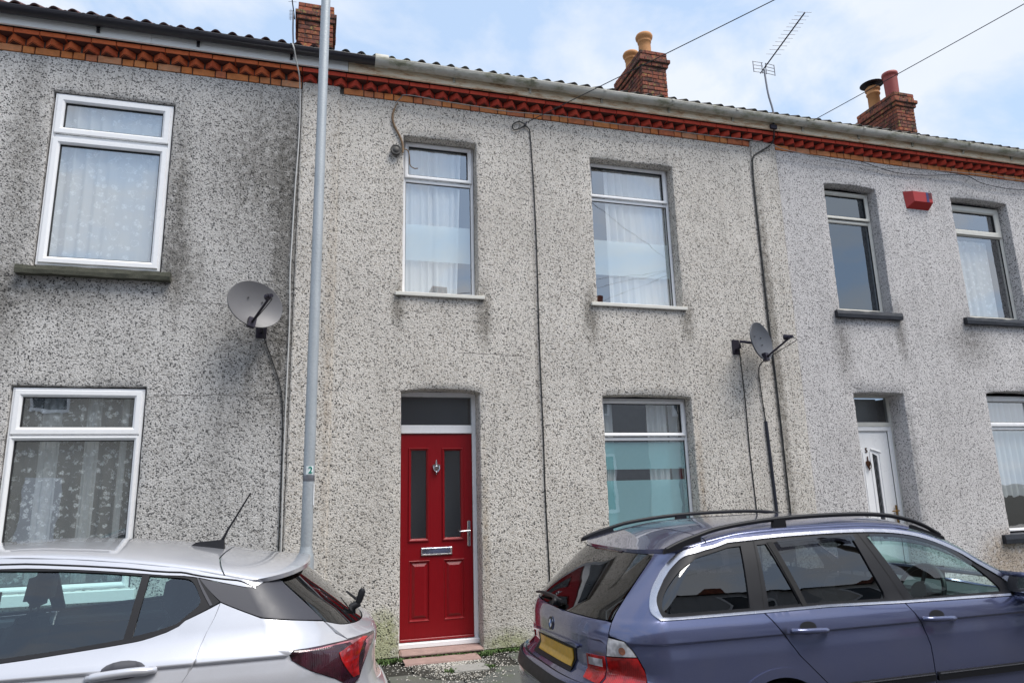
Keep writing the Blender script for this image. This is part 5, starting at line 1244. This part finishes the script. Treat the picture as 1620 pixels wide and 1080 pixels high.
    for v in bm.verts:
        k = 1 if v.co.x > 0 else 0
        v.co = Vector((mx0+.085+v.co.x*.115, sg*(.885+v.co.y*(.19 if not k else .14)), .972+v.co.z*(.112 if not k else .085)))
    bmesh.ops.bevel(bm, geom=list(bm.edges), offset=.03, segments=4, affect='EDGES'); bm.verts.index_update()
    b.add([v.co for v in bm.verts], [[v.index for v in f.verts] for f in bm.faces], True); bm.free(); wrapb(E_, b); mo = b.build('door_mirror', M_blue, CE)
    b = MB(); b.box(mx0+.003, mx0+.010, min(sg*.79, sg*.96), max(sg*.79, sg*.96), .935, 1.035, .003); wrapb(E_, b).build('mirror_glass', M_chrome, mo)
    b = MB(); b.tube([(mx0+.09, sg*.76, .945), (mx0+.08, sg*.86, .925)], .03, 10); wrapb(E_, b).build('mirror_foot', M_blacktrim, mo)
    wheel(CE, E_, AX, sg, .312, .205, yy=.74); wheel(CE, E_, AF, sg, .312, .205, yy=.74)
    # roof rails
    def rp(x, lift): p = E_.top(x, -.80); return (p[0], p[1]*(1 if sg < 0 else -1), p[2]+lift)
    pts = [rp(.60, .008), rp(.68, .022), rp(.80, .030), rp(1.0, .038), rp(1.4, .047), rp(1.9, .052), rp(2.2, .051), rp(2.38, .044), rp(2.50, .032), rp(2.60, .012)]
    b = MB(); b.tube(cr(pts, 4), .0138, 8)
    for (xa, xb) in ((.58, .84), (1.36, 1.46), (2.40, 2.62)):
        q = [rp(xa, -.01), rp(xb, -.01)]; t = [rp(xa+.01, .014 if xa != 1.36 else .044), rp(xb-.005, .030 if xa == .58 else (.010 if xa > 2 else .044))]
        for yy in (0,):
            vs = [];
            for p in (q[0], q[1], t[1], t[0]): vs += [(p[0], p[1]-.013, p[2]), (p[0], p[1]+.013, p[2])]
            b.add(vs, [(0,2,4,6),(1,3,5,7),(0,1,3,2),(2,3,5,4),(4,5,7,6),(6,7,1,0)])
    wrapb(E_, b).build('roof_rail', M_blacktrim, CE)
# roof / bonnet / windscreen
def rear_outline(c, zc, n=10, x_off=0):
    o = []
    for i in range(n+1):
        u, v = c.cr(i/n); D = c.DR(zc); x = c.XR(zc)+D-D*v+x_off; p = math.asin(min(1, u)**(1/.8))*2/PI
        o.append((x, -p))
    return o
ro = rear_outline(E_, 1.262, 14, -.015)
roofp = ro+[(x, -p) for x, p in ro[::-1][1:]]
seam = .86
E_.panel('roof', CE, [[(seam+.004, -1), (2.36, -1), (2.44, -.55), (2.46, 0), (2.44, .55), (2.36, 1), (seam+.004, 1), (seam+.03, 0)]], M_blue, 'top', rim=.02, h=.05)
E_.panel('tailgate_spoiler', CE, [[p for p in roofp if p[0] < seam-.01]+[(seam-.004, 1), (seam+.022, 0), (seam-.004, -1)]], M_blue, 'top', rim=.026, h=.035)
E_.panel('spoiler_underside', CE, [[p for p in roofp if p[0] < seam-.05]], M_blacktrim, 'top', off=-.027, rim=.0, h=.08)
E_.panel('high_brake_light', CE, [[(.502, -.16), (.515, -.16), (.515, .16), (.502, .16)]], M_lensdark, 'top', off=-.018, rim=.006)
E_.panel('windscreen', CE, [[(2.37, -.97), (2.445, -.55), (2.465, 0), (2.445, .55), (2.37, .97), (3.05, .93), (3.22, .5), (3.27, 0), (3.22, -.5), (3.05, -.93)]], M_carglass, 'top', off=-.003, rim=.0, h=.09)
E_.panel('scuttle', CE, [[(3.02, -.99), (3.225, -.5), (3.275, 0), (3.225, .5), (3.02, .99), (3.095, .99), (3.255, .5), (3.305, 0), (3.255, -.5), (3.095, -.99)]], M_blacktrim, 'top', off=-.012, rim=0, h=.06)
# tailgate
hat = [(-.340,1.235)] 
TG = sym([(-.356,.912),(-.350,.86),(-.352,.845),(-.375,.745),(-.374,.590),(-.6,.590),(-1.0,.590)])
TG = [(-.340,.912)]+sym([(-.345,.895),(-.352,.86),(-.352,.845),(-.375,.745),(-.374,.590),(-.6,.590),(-1.0,.590)])+[(-1.66,.912)]
TG += [(-2-s, z) for s, z in [(-.38,.917),(-.609,.917),(-.80,.914)]]+[(-1.0,.911),(-.80,.914),(-.609,.917),(-.38,.917)]
tg = E_.panel('tailgate', CE, [TG], M_blue, rows=rows, rim=.012)
RG = [(-.346,.926),(-.346,.96),(-.347,1.04),(-.352,1.14),(-.356,1.235),(-.365,1.25)]
RG = RG+[(-2-s, z) for s, z in RG[::-1]]+[(-2-s, z) for s, z in [(-.38,.922),(-.609,.922),(-.80,.918)]]+[(-1.0,.915),(-.80,.918),(-.609,.922),(-.38,.922)]
def inset(q, d):
    a = sum((q[i][0]*q[(i+1) % len(q)][1]-q[(i+1) % len(q)][0]*q[i][1]) for i in range(len(q))); sg = -1 if a > 0 else 1; o = []
    for i in range(len(q)):
        p, c_ = q[i-1], q[(i+1) % len(q)]; dx, dz = c_[0]-p[0], c_[1]-p[1]; L = math.hypot(dx, dz) or 1; o.append((q[i][0]+sg*dz/L*d, q[i][1]-sg*dx/L*d))
    return o
E_.panel('rear_window', CE, [RG], M_carrear, off=.000, rim=.004, h=.06)
E_.panel('rear_window_border', CE, [RG], M_blacktrim, off=-.003, rim=0, h=.05, holes=[inset(RG, .045)])
E_.panel('plate_recess', tg, [[(-.640,.745),(-1.30,.728),(-1.28,.605),(-.655,.612)]], M_blacktrim, off=.005, rim=0)
pl_ = E_.panel('number_plate', tg, [[(-.672,.732),(-1.238,.718),(-1.222,.625),(-.678,.630)]], M_plate, off=.011, rim=.006)
E_.panel('boot_handle', tg, [cr([(-.605,.748),(-.622,.768),(-.9,.766),(-1.38,.740)], 3)+cr([(-1.38,.726),(-.9,.750),(-.64,.752)], 3)], M_blue, off=.020, rim=.018, h=.03)
for rr_, m_, o_ in ((.041, M_chrome, .006), (.039, M_gasket, .0072), (.024, M_upvc, .0084)):
    E_.panel('round_badge' if m_ is M_chrome else 'badge_face', tg, [[(-1.03+rr_*math.cos(t*PI/12)*1.0, .816+rr_*math.sin(t*PI/12)) for t in range(24)]], m_, off=o_, rim=.003 if m_ is M_chrome else 0, h=.02)
for q0 in (0, PI):
    E_.panel('badge_quarter', tg, [[(-1.03, .816)]+[(-1.03+.0235*math.cos(q0+k*PI/16), .816+.0235*math.sin(q0+k*PI/16)) for k in range(9)]], simple('badge_blue', (.02, .16, .5), .3), off=.0096, rim=0, h=.02)
b = MB(); def_ = [E_.side(-.985, .945), E_.side(-1.10, .957), E_.side(-1.35, .952), E_.side(-1.52, .935)]
wp_ = [(p[0]-.03, p[1], p[2]+.012) for p in def_]; b.tube(cr(wp_, 4), [.016]*4+[.012]*5+[.008]*4, 8); p = E_.side(-.985, .93); b.tube([(p[0]+.0, p[1], p[2]+.01), (p[0]-.045, p[1], p[2]+.025)], [.026, .022], 12); p = E_.side(-.93, .955); b.tube([wp_[0], (p[0]-.03, p[1]-.01, p[2]+.004)], [.02, .012], 8)
wrapb(E_, b).build('rear_wiper', M_blacktrim, CE)
# bumpers
BU = [(-1.0,.30)]+[(E_.sx(.77, .30),.30),(E_.sx(.80, .40),.40),(E_.sx(.79, .44),.44),(E_.sx(.82,.50),.50),(E_.sx(.84, .582),.582),(-.4,.582),(-1.0,.582)]
E_.panel('rear_bumper', CE, [sym(BU[::-1])], M_blue, off=.018, rim=.03, h=.06)
E_.panel('bumper_strip', CE, [sym([(E_.sx(.70, .56),.565),(-.5,.565),(-1.0,.565),(-1.0,.505),(-.5,.505),(E_.sx(.68, .5),.505)][0:3])+[(-2-s, z) for s, z in []]+[(-2-E_.sx(.68,.5),.505),(-1.5,.505),(-1.0,.505),(-.5,.505),(E_.sx(.68,.5),.505)]], M_blacktrim, off=.030, rim=.012, h=.05)
E_.panel('bumper_ledge', CE, [sym([(E_.sx(.80,.60),.590),(-.5,.590),(-1.0,.590)])+[(-2-E_.sx(.80,.56),.575),(-1.0,.575),(E_.sx(.80,.56),.575)]], M_blacktrim, off=-.006, rim=0, h=.05)
E_.panel('rear_valance', CE, [sym([(E_.sx(.75,.28),.29),(-1.0,.29)])+[(-2-E_.sx(.75,.18),.15),(-1.0,.15),(E_.sx(.75,.18),.15)]], M_blacktrim, off=.005, rim=0)
def front_end(c, parent, paint_, s0, ztop0, cowl, wf):
    zc = .74; n = 12; fo = []
    for i in range(n+1):
        u, v = c.cf(i/n); x = c.L-c.XF(zc)-c.DF(zc)+c.DF(zc)*v-.03; fo.append((x, math.asin(min(1, u)**(1/.8))*2/PI))
    near = [(x, -p*.985) for x, p in fo]; far = [(x, p*.985) for x, p in fo[::-1][1:]]
    c.panel('bonnet', parent, [cowl+[(x, p*.985) for x, p in fo]+near[::-1][1:]], paint_, 'top', rim=.02, h=.08)
    S = c.L+.8
    top_ = [(s0, ztop0), (c.L-.1, .80), (c.L+.2, .745), (c.L+.5, .725), (S, .72)]
    full = top_+[(2*S-s, z) for s, z in top_[::-1][1:]]+[(2*S-s0, .60), (S, .60), (s0, .60)]
    c.panel('front_panel', parent, [full], paint_, off=.002, rim=.02, h=.06)
    c.panel('front_bumper', parent, [[(s0, .592), (S, .592), (2*S-s0, .592), (2*S-s0, .25), (S, .20), (s0, .25)]], paint_, off=.012, rim=.03, h=.07)
    c.panel('grille', parent, [[(S-.32, .69), (S+.32, .69), (S+.28, .615), (S-.28, .615)]], M_blacktrim, off=.012, rim=.008)
    for a in (0, 1):
        q = [(s0+.02, ztop0-.05), (c.L+.15, .70), (c.L+.42, .69), (c.L+.40, .615), (s0+.10, .625)]
        if a: q = [(2*S-s, z) for s, z in q]
        c.panel('headlight', parent, [q], M_lensclear, off=.012, rim=.005, h=.03)
front_end(E_, CE, M_blue, 4.30, .815, [(3.10, .97), (3.26, .5), (3.31, 0), (3.26, -.5), (3.10, -.97)][::-1], AF)
# floor, inner shell and cabin
def shell(c, parent, x0, x1, z0, z1, wd, m, name='inner_shell'):
    b = MB(); b.box(x0, x1, -wd, wd, z0, z1); wrapb(c, b); return b.build(name, m, parent)
shell(E_, CE, .35, 4.2, .13, .17, .74, M_blacktrim, 'floor_pan')
def liner(c, parent, x0, x1, z0, z1, ins=.06):
    # dark inner skin behind the outer panels (both sides) so shut lines read dark
    b = MB(); n = 40
    for sg in (-1, 1):
        vs = []
        for i in range(n+1):
            x = x0+(x1-x0)*i/n
            for z in (z0, (z0+z1)/2, z1-.03): vs.append((x, sg*(c.w(x, z)-ins), z))
        fs = []
        for i in range(n):
            for k in range(2):
                xm = x0+(x1-x0)*(i+.5)/n
                if k == 0 and any(abs(xm-a) < .40 for a in (c.ax, c.af)): continue
                fs.append((3*i+k, 3*i+k+1, 3*i+4+k, 3*i+3+k))
        b.add(vs, fs)
    wrapb(c, b); return b.build('inner_skin', M_cargap, parent, recalc=False)
E_.ax, E_.af = AX, AF
liner(E_, CE, .50, 4.1, .17, .93)
shell(E_, CE, .42, .47, .2, .86, .60, M_cargap, 'tailgate_lining')
shell(E_, CE, .5, 1.35, .62, .66, .70, M_seat, 'load_floor')
for yy in (-.38, .38): seat(CE, E_, 2.30, yy, .42)
for yy in (-.42, 0, .42): seat(CE, E_, 1.42, yy, .44, wd=.21)
b = MB(); bm = bmesh.new()
pr = [(2.78, .45), (2.74, .78), (2.82, .90), (3.0, .915), (3.28, .90), (3.28, .45)]
va = [bm.verts.new((a, -.74, z)) for a, z in pr]; vb = [bm.verts.new((a, .74, z)) for a, z in pr]; bm.faces.new(va); bm.faces.new(vb[::-1])
for i in range(len(pr)): j = (i+1) % len(pr); bm.faces.new((va[i], vb[i], vb[j], va[j]))
bmesh.ops.bevel(bm, geom=list(bm.edges), offset=.02, segments=2, affect='EDGES'); bm.verts.index_update(); b.add([v.co for v in bm.verts], [[v.index for v in f.verts] for f in bm.faces]); bm.free(); wrapb(E_, b).build('dashboard', M_dash, CE)
def steering(c, parent, x, y, z, r=.185, tilt=.45):
    b = MB(); cc_ = Vector((x, y, z)); ax = Vector((-math.cos(tilt), 0, math.sin(tilt))); u = Vector((0, 1, 0)); v = ax.cross(u)
    b.tube([cc_+u*r*math.cos(t*PI/16)+v*r*math.sin(t*PI/16) for t in range(33)], .016, 8, cap=False); b.tube([cc_, cc_-ax*.28], .03, 8); b.tube([cc_+ax*.02, cc_-ax*.03], .065, 16)
    for t in (0, PI, -PI/2): b.tube([cc_, cc_+(u*math.cos(t)+v*math.sin(t))*r], .014, 6)
    wrapb(c, b).build('steering_wheel', M_blacktrim, parent)
steering(E_, CE, 2.66, -.38, .90)
b = MB(); b.box(2.42, 2.47, -.13, .13, 1.20, 1.27, .015); wrapb(E_, b).build('rear_view_mirror', M_blacktrim, CE)

# ---------------------------------------------------------------- silver hatchback
H_ = Car(4.37,
 ([.15,.3,.45,.6,.75,.86,.93,.948,.958,.985,1.04,1.12,1.2,1.3,1.4],[.82,.875,.893,.903,.906,.898,.878,.872,.880,.862,.825,.785,.745,.692,.63]),
 ([.2,.3,.5,.65,.72,.82,.93,.96,1.0,1.14,1.28,1.36],[.10,.04,.0,.02,.07,.085,.075,.09,.17,.33,.49,.58]),
 ([.3,.7,.95,1.1,1.28],[.50,.50,.46,.36,.26]),(2.7,1.9),
 ([.2,.5,.65,.75,.9],[.05,0,.03,.09,.28]),([.3,.9],[.34,.34]),(2.4,2.0),(.05,1.6,.06,3.0),
 ([.45,.55,.69,.93,1.07,1.244,1.5,1.75,2.2,2.6,3.0,3.4,4.0,4.37],[1.22,1.235,1.262,1.318,1.343,1.368,1.396,1.410,1.395,1.30,1.15,1.0,.90,.76]),
 ([.45,.6,1.0,1.5,2.1,2.6,3.3,3.5,4.37],[.088,.080,.056,.044,.042,.06,.07,.06,.05]), lambda p: (.47-p[0], -2.9+p[1], p[2]))
H_.wz = .268
CH = thing('parked_car', 'silver hatchback with dark rear pillar and roof fin aerial, parked facing left', 'car', (-1.72, -2.9, -.05), rz=PI)
HX, HF = .93, 3.60; H_.ax, H_.af = HX, HF
rowsH = (.93, .94, .948, .953, .958, .965, .985)
DLx = [(-.049,1.240),(.032,1.270),(.30,1.283),(.703,1.302),(1.065,1.325),(1.244,1.349),(1.502,1.375),(1.748,1.389),(2.2,1.376),(2.6,1.280),(3.0,1.13)]
DL = cr(DLx, 3)
WTx = [(-.049,1.237),(.30,1.262),(.72,1.291),(1.02,1.304),(1.161,1.319),(1.325,1.338),(1.496,1.354),(1.74,1.367),(2.2,1.355),(2.58,1.262),(2.95,1.11)]
WT = cr(WTx, 3)
GP = [(.4565,1.183),(.648,1.076),(.889,.891),(.99,.77),(1.06,.60),(1.10,.40),(1.12,.22)]
WBx = [(.455,1.187),(.905,1.124),(1.091,1.069),(1.193,1.053),(1.415,1.034),(1.634,1.018),(2.1,.998),(2.9,.965)]
WB = [(.455,1.187)]+cr(WBx[1:], 3)
MG = [(1.93,1.01),(1.98,.80),(2.0,.5),(1.98,.22)]
AH = .345
def arcH(cx_, a0, a1, n=14, r=AH): return [(H_.sx(x, z), z) for x, z in arc(cx_, .268, r, a0, a1, n)]
rxs = [.70,.82,.93,1.07,1.25,1.5,1.75,2.0,2.2,2.4,2.6,2.8,3.0]
for sd_ in 'nf':
    sg = -1 if sd_ == 'n' else 1
    q = [(-.308,1.056),(.448,1.1825)]+sh(GP, -.004)[1:5]+arcH(HX, 25, 152, 16)+[(H_.sx(.60,.60),.60),(-.20,.655),(-.262,.72),(-.272,.795),(-.223,.826),(-.102,.884),(-.028,.932),(-.019,.958),(-.052,.976),(-.22,.976),(-.313,.973),(-.313,1.0)]
    H_.panel('rear_quarter_panel', CH, [q], M_silver, sides=sd_, rows=rowsH, rim=.012)
    d = [(.460,1.1835)]+[p for p in WB[1:] if p[0] < 1.92]+[(1.925,1.001)]+sh(MG, -.004)[1:]+sh(GP, .004)[::-1][:-1]
    dR = H_.panel('rear_door', CH, [[(a, b-.0035) for a, b in d]], M_silver, sides=sd_, rows=rowsH, rim=.012)
    d2_ = [(1.932,.998),(2.4,.98),(2.88,.962),(2.97,.80),(2.98,.22)]+sh(MG, .004)[::-1][:-1]
    dF = H_.panel('front_door', CH, [d2_], M_silver, sides=sd_, rows=rowsH, rim=.012)
    fw_ = [(2.985,.22),(2.975,.80),(2.89,.965)]+[(H_.sf(x, H_.ZT(x)), H_.ZT(x)-.001) for x in (2.97,3.1,3.25,3.4,3.6,3.8,3.95)]+[(4.19,.60),(H_.sf(3.93,.45),.45)]+[(H_.sf(x, z), z) for x, z in arc(HF, .268, AH, 30, 178, 18)]+[(3.24,.22)]
    H_.panel('front_wing', CH, [fw_], M_silver, sides=sd_, rows=rowsH, rim=.012)
    H_.panel('roof_side_rail', CH, [[(H_.sx(x, H_.ZT(x)) if x < 1 else x, H_.ZT(x)-.001) for x in rxs]+[(3.0,1.135)]+DL[::-1]], M_silver, sides=sd_, rim=.006, h=.04)
    H_.panel('window_side_strip', CH, [[(a, b-.009) for a, b in DL]+WT[::-1]], M_silver, sides=sd_, off=.002, rim=.008, h=.04)
    H_.panel('roof_seal', CH, [[(a, b+.008) for a, b in DL]+[(a, b-.016) for a, b in DL[::-1]]], M_cargap, sides=sd_, off=-.005, rim=0, h=.03)
    H_.panel('rear_pillar_trim', CH, [[(.720,1.288),(.30,1.259),(-.049,1.235),(-.086,1.248),(-.242,1.262),(-.276,1.165),(-.311,1.062),(.440,1.187)]], M_trimgrey, sides=sd_, rim=.006, h=.05)
    H1 = [(2.9,1.10)]+[(2.58,1.245),(2.2,1.345),(2.02,1.355),(1.96,1.03),(2.4,1.005),(2.80,.985),(2.92,1.02)]
    H1 = [(2.88,1.09),(2.58,1.245),(2.2,1.343),(2.02,1.352),(1.95,1.025),(2.4,1.000),(2.85,.975)]
    g1 = [(1.92,1.356),(1.738,1.360),(1.494,1.347),(1.324,1.331),(1.172,1.312),(1.200,1.068),(1.418,1.047),(1.639,1.032),(1.88,1.020)]
    g2 = [(1.141,1.310)]+cr([(1.019,1.296),(.86,1.282),(.775,1.252),(.722,1.208),(.740,1.180),(.857,1.150),(1.078,1.091)], 3)+[(1.168,1.074)]
    H_.panel('window_frame', CH, [[(a, b-.001) for a, b in WT if a >= .72]+WB[::-1]], M_blacktrim, sides=sd_, off=-.001, rim=.014, holes=[H1, g1, g2], h=.05)
    H_.panel('pillar_gloss_strip', CH, [[(.745,1.296),(.775,1.297),(.595,1.172),(.56,1.176)]], M_trimgrey, sides=sd_, off=.002, rim=.004)
    for q_, m_ in ((H1, M_carglass), (g1, M_carglass), (g2, M_carglass)): H_.panel('side_window', CH, [bigger(q_)], m_, sides=sd_, off=-.010, rim=0, h=.07)
    # handle
    for hx_, par, z_ in ((1.052, dR, .945), (2.02, dF, .93)):
        yb = H_.w(hx_+.1, z_)
        H_.panel('handle_recess', par, [[(hx_+.125+.085*math.cos(t*PI/9), z_+.012+.034*math.sin(t*PI/9)) for t in range(18)]], M_trimgrey, sides=sd_, off=.003, rim=0, h=.02)
        b = MB(); pts = [(hx_, sg*(yb+.002), z_+.004), (hx_+.025, sg*(yb+.022), z_+.006), (hx_+.09, sg*(yb+.032), z_+.008), (hx_+.17, sg*(yb+.032), z_+.004), (hx_+.235, sg*(yb+.020), z_-.004), (hx_+.262, sg*(yb+.002), z_-.008)]
        b.tube(cr(pts, 4), [.008]+[.014]*4+[.018]*12+[.013]*3+[.007], 10); wrapb(H_, b).build('door_handle', M_silver, par)
    # lamp
    lamp = [(-.024,.934),(-.021,.955),(-.052,.973),(-.221,.974),(-.45,.966),(-.616,.953),(-.56,.93),(-.484,.905),(-.440,.85),(-.39,.791),(-.345,.776),(-.272,.798),(-.223,.829),(-.102,.886)]
    tl = H_.panel('tail_light', CH, [lamp], M_lensdark, sides=sd_, off=.003, rim=.018, h=.03)
    H_.panel('light_band', tl, [[(-.05,.966),(-.221,.969),(-.40,.962),(-.33,.942),(-.24,.948),(-.10,.951)]], M_lenspink, sides=sd_, off=.0045, rim=0, h=.03)
    H_.panel('light_hook', tl, [cr([(-.215,.932),(-.235,.90),(-.285,.85),(-.335,.805)], 3)+cr([(-.385,.805),(-.372,.85),(-.36,.90),(-.40,.942),(-.47,.955)], 3)+cr([(-.42,.962),(-.30,.952),(-.215,.932)], 3)[:-1]], M_lensred, sides=sd_, off=.006, rim=.003, h=.03)
    H_.panel('light_tip', tl, [[(-.43,.945),(-.49,.950),(-.58,.948),(-.50,.920),(-.45,.880),(-.41,.840)]], M_lenspink, sides=sd_, off=.0045, rim=0, h=.03)
    for cx_ in (HX, HF):
        b = MB(); vs = []
        for k in range(21):
            t = PI*k/20-.05
            for y in (.88, .50): vs.append((cx_+(AH+.004)*math.cos(t), sg*y*.98, .268+(AH+.004)*math.sin(t)))
        b.add(vs, [(2*k, 2*k+1, 2*k+3, 2*k+2) for k in range(20)]); wrapb(H_, b).build('wheel_arch_liner', M_blacktrim, CH, recalc=False)
    wheel(CH, H_, HX, sg, .318, .215, yy=.76); wheel(CH, H_, HF, sg, .318, .215, yy=.76)
    b = MB(); bm = bmesh.new(); bmesh.ops.create_cube(bm, size=1)
    for v in bm.verts: v.co = Vector((2.80+v.co.x*.13, sg*(.94+v.co.y*.2), 1.04+v.co.z*.13))
    bmesh.ops.bevel(bm, geom=list(bm.edges), offset=.03, segments=4, affect='EDGES'); bm.verts.index_update(); b.add([v.co for v in bm.verts], [[v.index for v in f.verts] for f in bm.faces], True); bm.free(); b.tube([(2.80, sg*.78, .99), (2.80, sg*.90, 1.0)], .03, 8); wrapb(H_, b).build('door_mirror', M_silver, CH)
ro = rear_outline(H_, 1.262, 14, -.03)
rp_ = ro+[(x, -p) for x, p in ro[::-1][1:]]
sm = .845
H_.panel('roof', CH, [[(sm-.02+.004, -1), (2.26, -1), (2.36, -.55), (2.38, 0), (2.36, .55), (2.26, 1), (sm-.02+.004, 1), (sm+.034, .4), (sm+.034, -.4)]], M_silver, 'top', rim=.014, h=.05)
H_.panel('roof_spoiler', CH, [[p for p in rp_ if p[0] < sm-.04]+[(sm-.02-.004, 1), (sm+.026, .4), (sm+.026, -.4), (sm-.02-.004, -1)]], M_silver, 'top', rim=.022, h=.035)
H_.panel('spoiler_underside', CH, [[p for p in rp_ if p[0] < sm-.07]], M_blacktrim, 'top', off=-.023, rim=0, h=.08)
H_.panel('windscreen', CH, [[(2.27, -.97), (2.365, -.55), (2.385, 0), (2.365, .55), (2.27, .97), (3.15, .93), (3.38, .5), (3.43, 0), (3.38, -.5), (3.15, -.93)]], M_carglass, 'top', off=-.003, rim=0, h=.09)
# tailgate and glass
RGb = cr([(-.312,1.058),(-.365,1.041),(-.444,1.022),(-.627,1.004),(-.82,.995),(-1.0,.992)], 3)
lidp = [(-.320,1.052)]+[(a, b-.004) for a, b in RGb[1:]]
lid = lidp+[(-2-s, z) for s, z in lidp[::-1][1:]]
low = [(-.320,.975),(-.45,.969),(-.622,.956),(-.56,.924),(-.49,.898),(-.445,.845),(-.398,.786),(-.40,.67),(-.7,.65),(-1.0,.65)]
lid = lid+[(-2-s, z) for s, z in low]+low[::-1][1:]
tg = H_.panel('tailgate', CH, [lid], M_silver, rim=.012, h=.045, rows=(.94,.958,.975,.99))
RGs = [(-.252,1.262),(-.296,1.157)]+RGb
RGp = RGs+[(-2-s, z) for s, z in RGs[::-1][1:]]
H_.panel('rear_window', CH, [RGp], M_carrear, off=.0, rim=.004, h=.06)
H_.panel('rear_window_border', CH, [RGp], M_blacktrim, off=-.003, rim=0, h=.05, holes=[inset(RGp, .055)])
b = MB(); p = H_.side(-1.0, 1.02); q1 = H_.side(-.93, 1.045); b.tube([(p[0]+.01, p[1], p[2]), (p[0]-.04, p[1], p[2]+.02)], [.022, .018], 10)
b.tube([(p[0]-.015, p[1], p[2]+.0), (p[0]-.035, p[1]-.005, p[2]+.035), (p[0]-.050, p[1]-.01, p[2]+.085), (p[0]-.052, p[1]-.01, p[2]+.10)], [.012, .018, .020, .010], 10); b.tube([(p[0]-.035, p[1], p[2]+.03), (p[0]+.02, p[1]+.30, p[2]+.05)], [.009, .006], 8); wrapb(H_, b).build('rear_wiper', M_blacktrim, CH)
H_.panel('number_plate', tg, [[(-.76,.50),(-1.24,.50),(-1.24,.40),(-.76,.40)]], M_plate, off=.014, rim=.005)
bu = [(H_.sx(.56,.30),.28),(H_.sx(.60,.45),.45),(H_.sx(.62,.60),.592),(-.20,.648),(-.265,.712),(-.275,.788),(-.345,.768),(-.392,.782),(-.395,.662),(-.7,.643),(-1.0,.643)]
H_.panel('rear_bumper', CH, [bu+[(-2-s, z) for s, z in bu[::-1][1:]]+[(-1.0,.28)]], M_silver, off=.006, rim=.02, h=.05)
H_.panel('rear_valance', CH, [[(H_.sx(.6,.27),.275),(-1.0,.275),(-2-H_.sx(.6,.27),.275),(-2-H_.sx(.65,.15),.14),(-1.0,.14),(H_.sx(.65,.15),.14)]], M_blacktrim, off=-.004, rim=0)
front_end(H_, CH, M_silver, 4.19, .80, [(3.16, .98), (3.39, .5), (3.44, 0), (3.39, -.5), (3.16, -.98)][::-1], HF)
shell(H_, CH, .35, 4.1, .13, .17, .76, M_blacktrim, 'floor_pan'); liner(H_, CH, .56, 4.0, .17, .95); shell(H_, CH, .42, .46, .2, .90, .55, M_cargap, 'tailgate_lining'); shell(H_, CH, .45, 1.0, .86, .88, .58, M_seat, 'parcel_shelf')
for yy in (-.40, .40): seat(CH, H_, 2.05, yy, .44)
for yy in (-.42, 0, .42): seat(CH, H_, 1.22, yy, .46, wd=.21)
b = MB(); bm = bmesh.new(); pr = [(2.62, .45), (2.58, .82), (2.68, .94), (2.9, .95), (3.2, .93), (3.2, .45)]
va = [bm.verts.new((a, -.76, z)) for a, z in pr]; vb = [bm.verts.new((a, .76, z)) for a, z in pr]; bm.faces.new(va); bm.faces.new(vb[::-1])
for i in range(len(pr)): j = (i+1) % len(pr); bm.faces.new((va[i], vb[i], vb[j], va[j]))
bmesh.ops.bevel(bm, geom=list(bm.edges), offset=.02, segments=2, affect='EDGES'); bm.verts.index_update(); b.add([v.co for v in bm.verts], [[v.index for v in f.verts] for f in bm.faces]); bm.free(); wrapb(H_, b).build('dashboard', M_dash, CH)
steering(H_, CH, 2.48, .40, .92)
# roof fin aerial
p0 = H_.top(.93, 0); b = MB(); zr = p0[2]
vs = [(.90, -.035, zr-.012), (.90, .035, zr-.012), (1.10, .018, zr+.0), (1.10, -.018, zr+.0), (.905, -.018, zr+.045), (.905, .018, zr+.045), (1.05, .009, zr+.036), (1.05, -.009, zr+.036)]
b.add(vs, [(0,1,2,3),(4,5,6,7),(0,3,7,4),(1,2,6,5),(0,1,5,4),(2,3,7,6)]); b.tube([(.92, 0, zr+.03), (.89, 0, zr+.095), (.78, 0, 1.672)], [.009, .006, .004], 6); wrapb(H_, b).build('roof_aerial', M_blacktrim, CH)
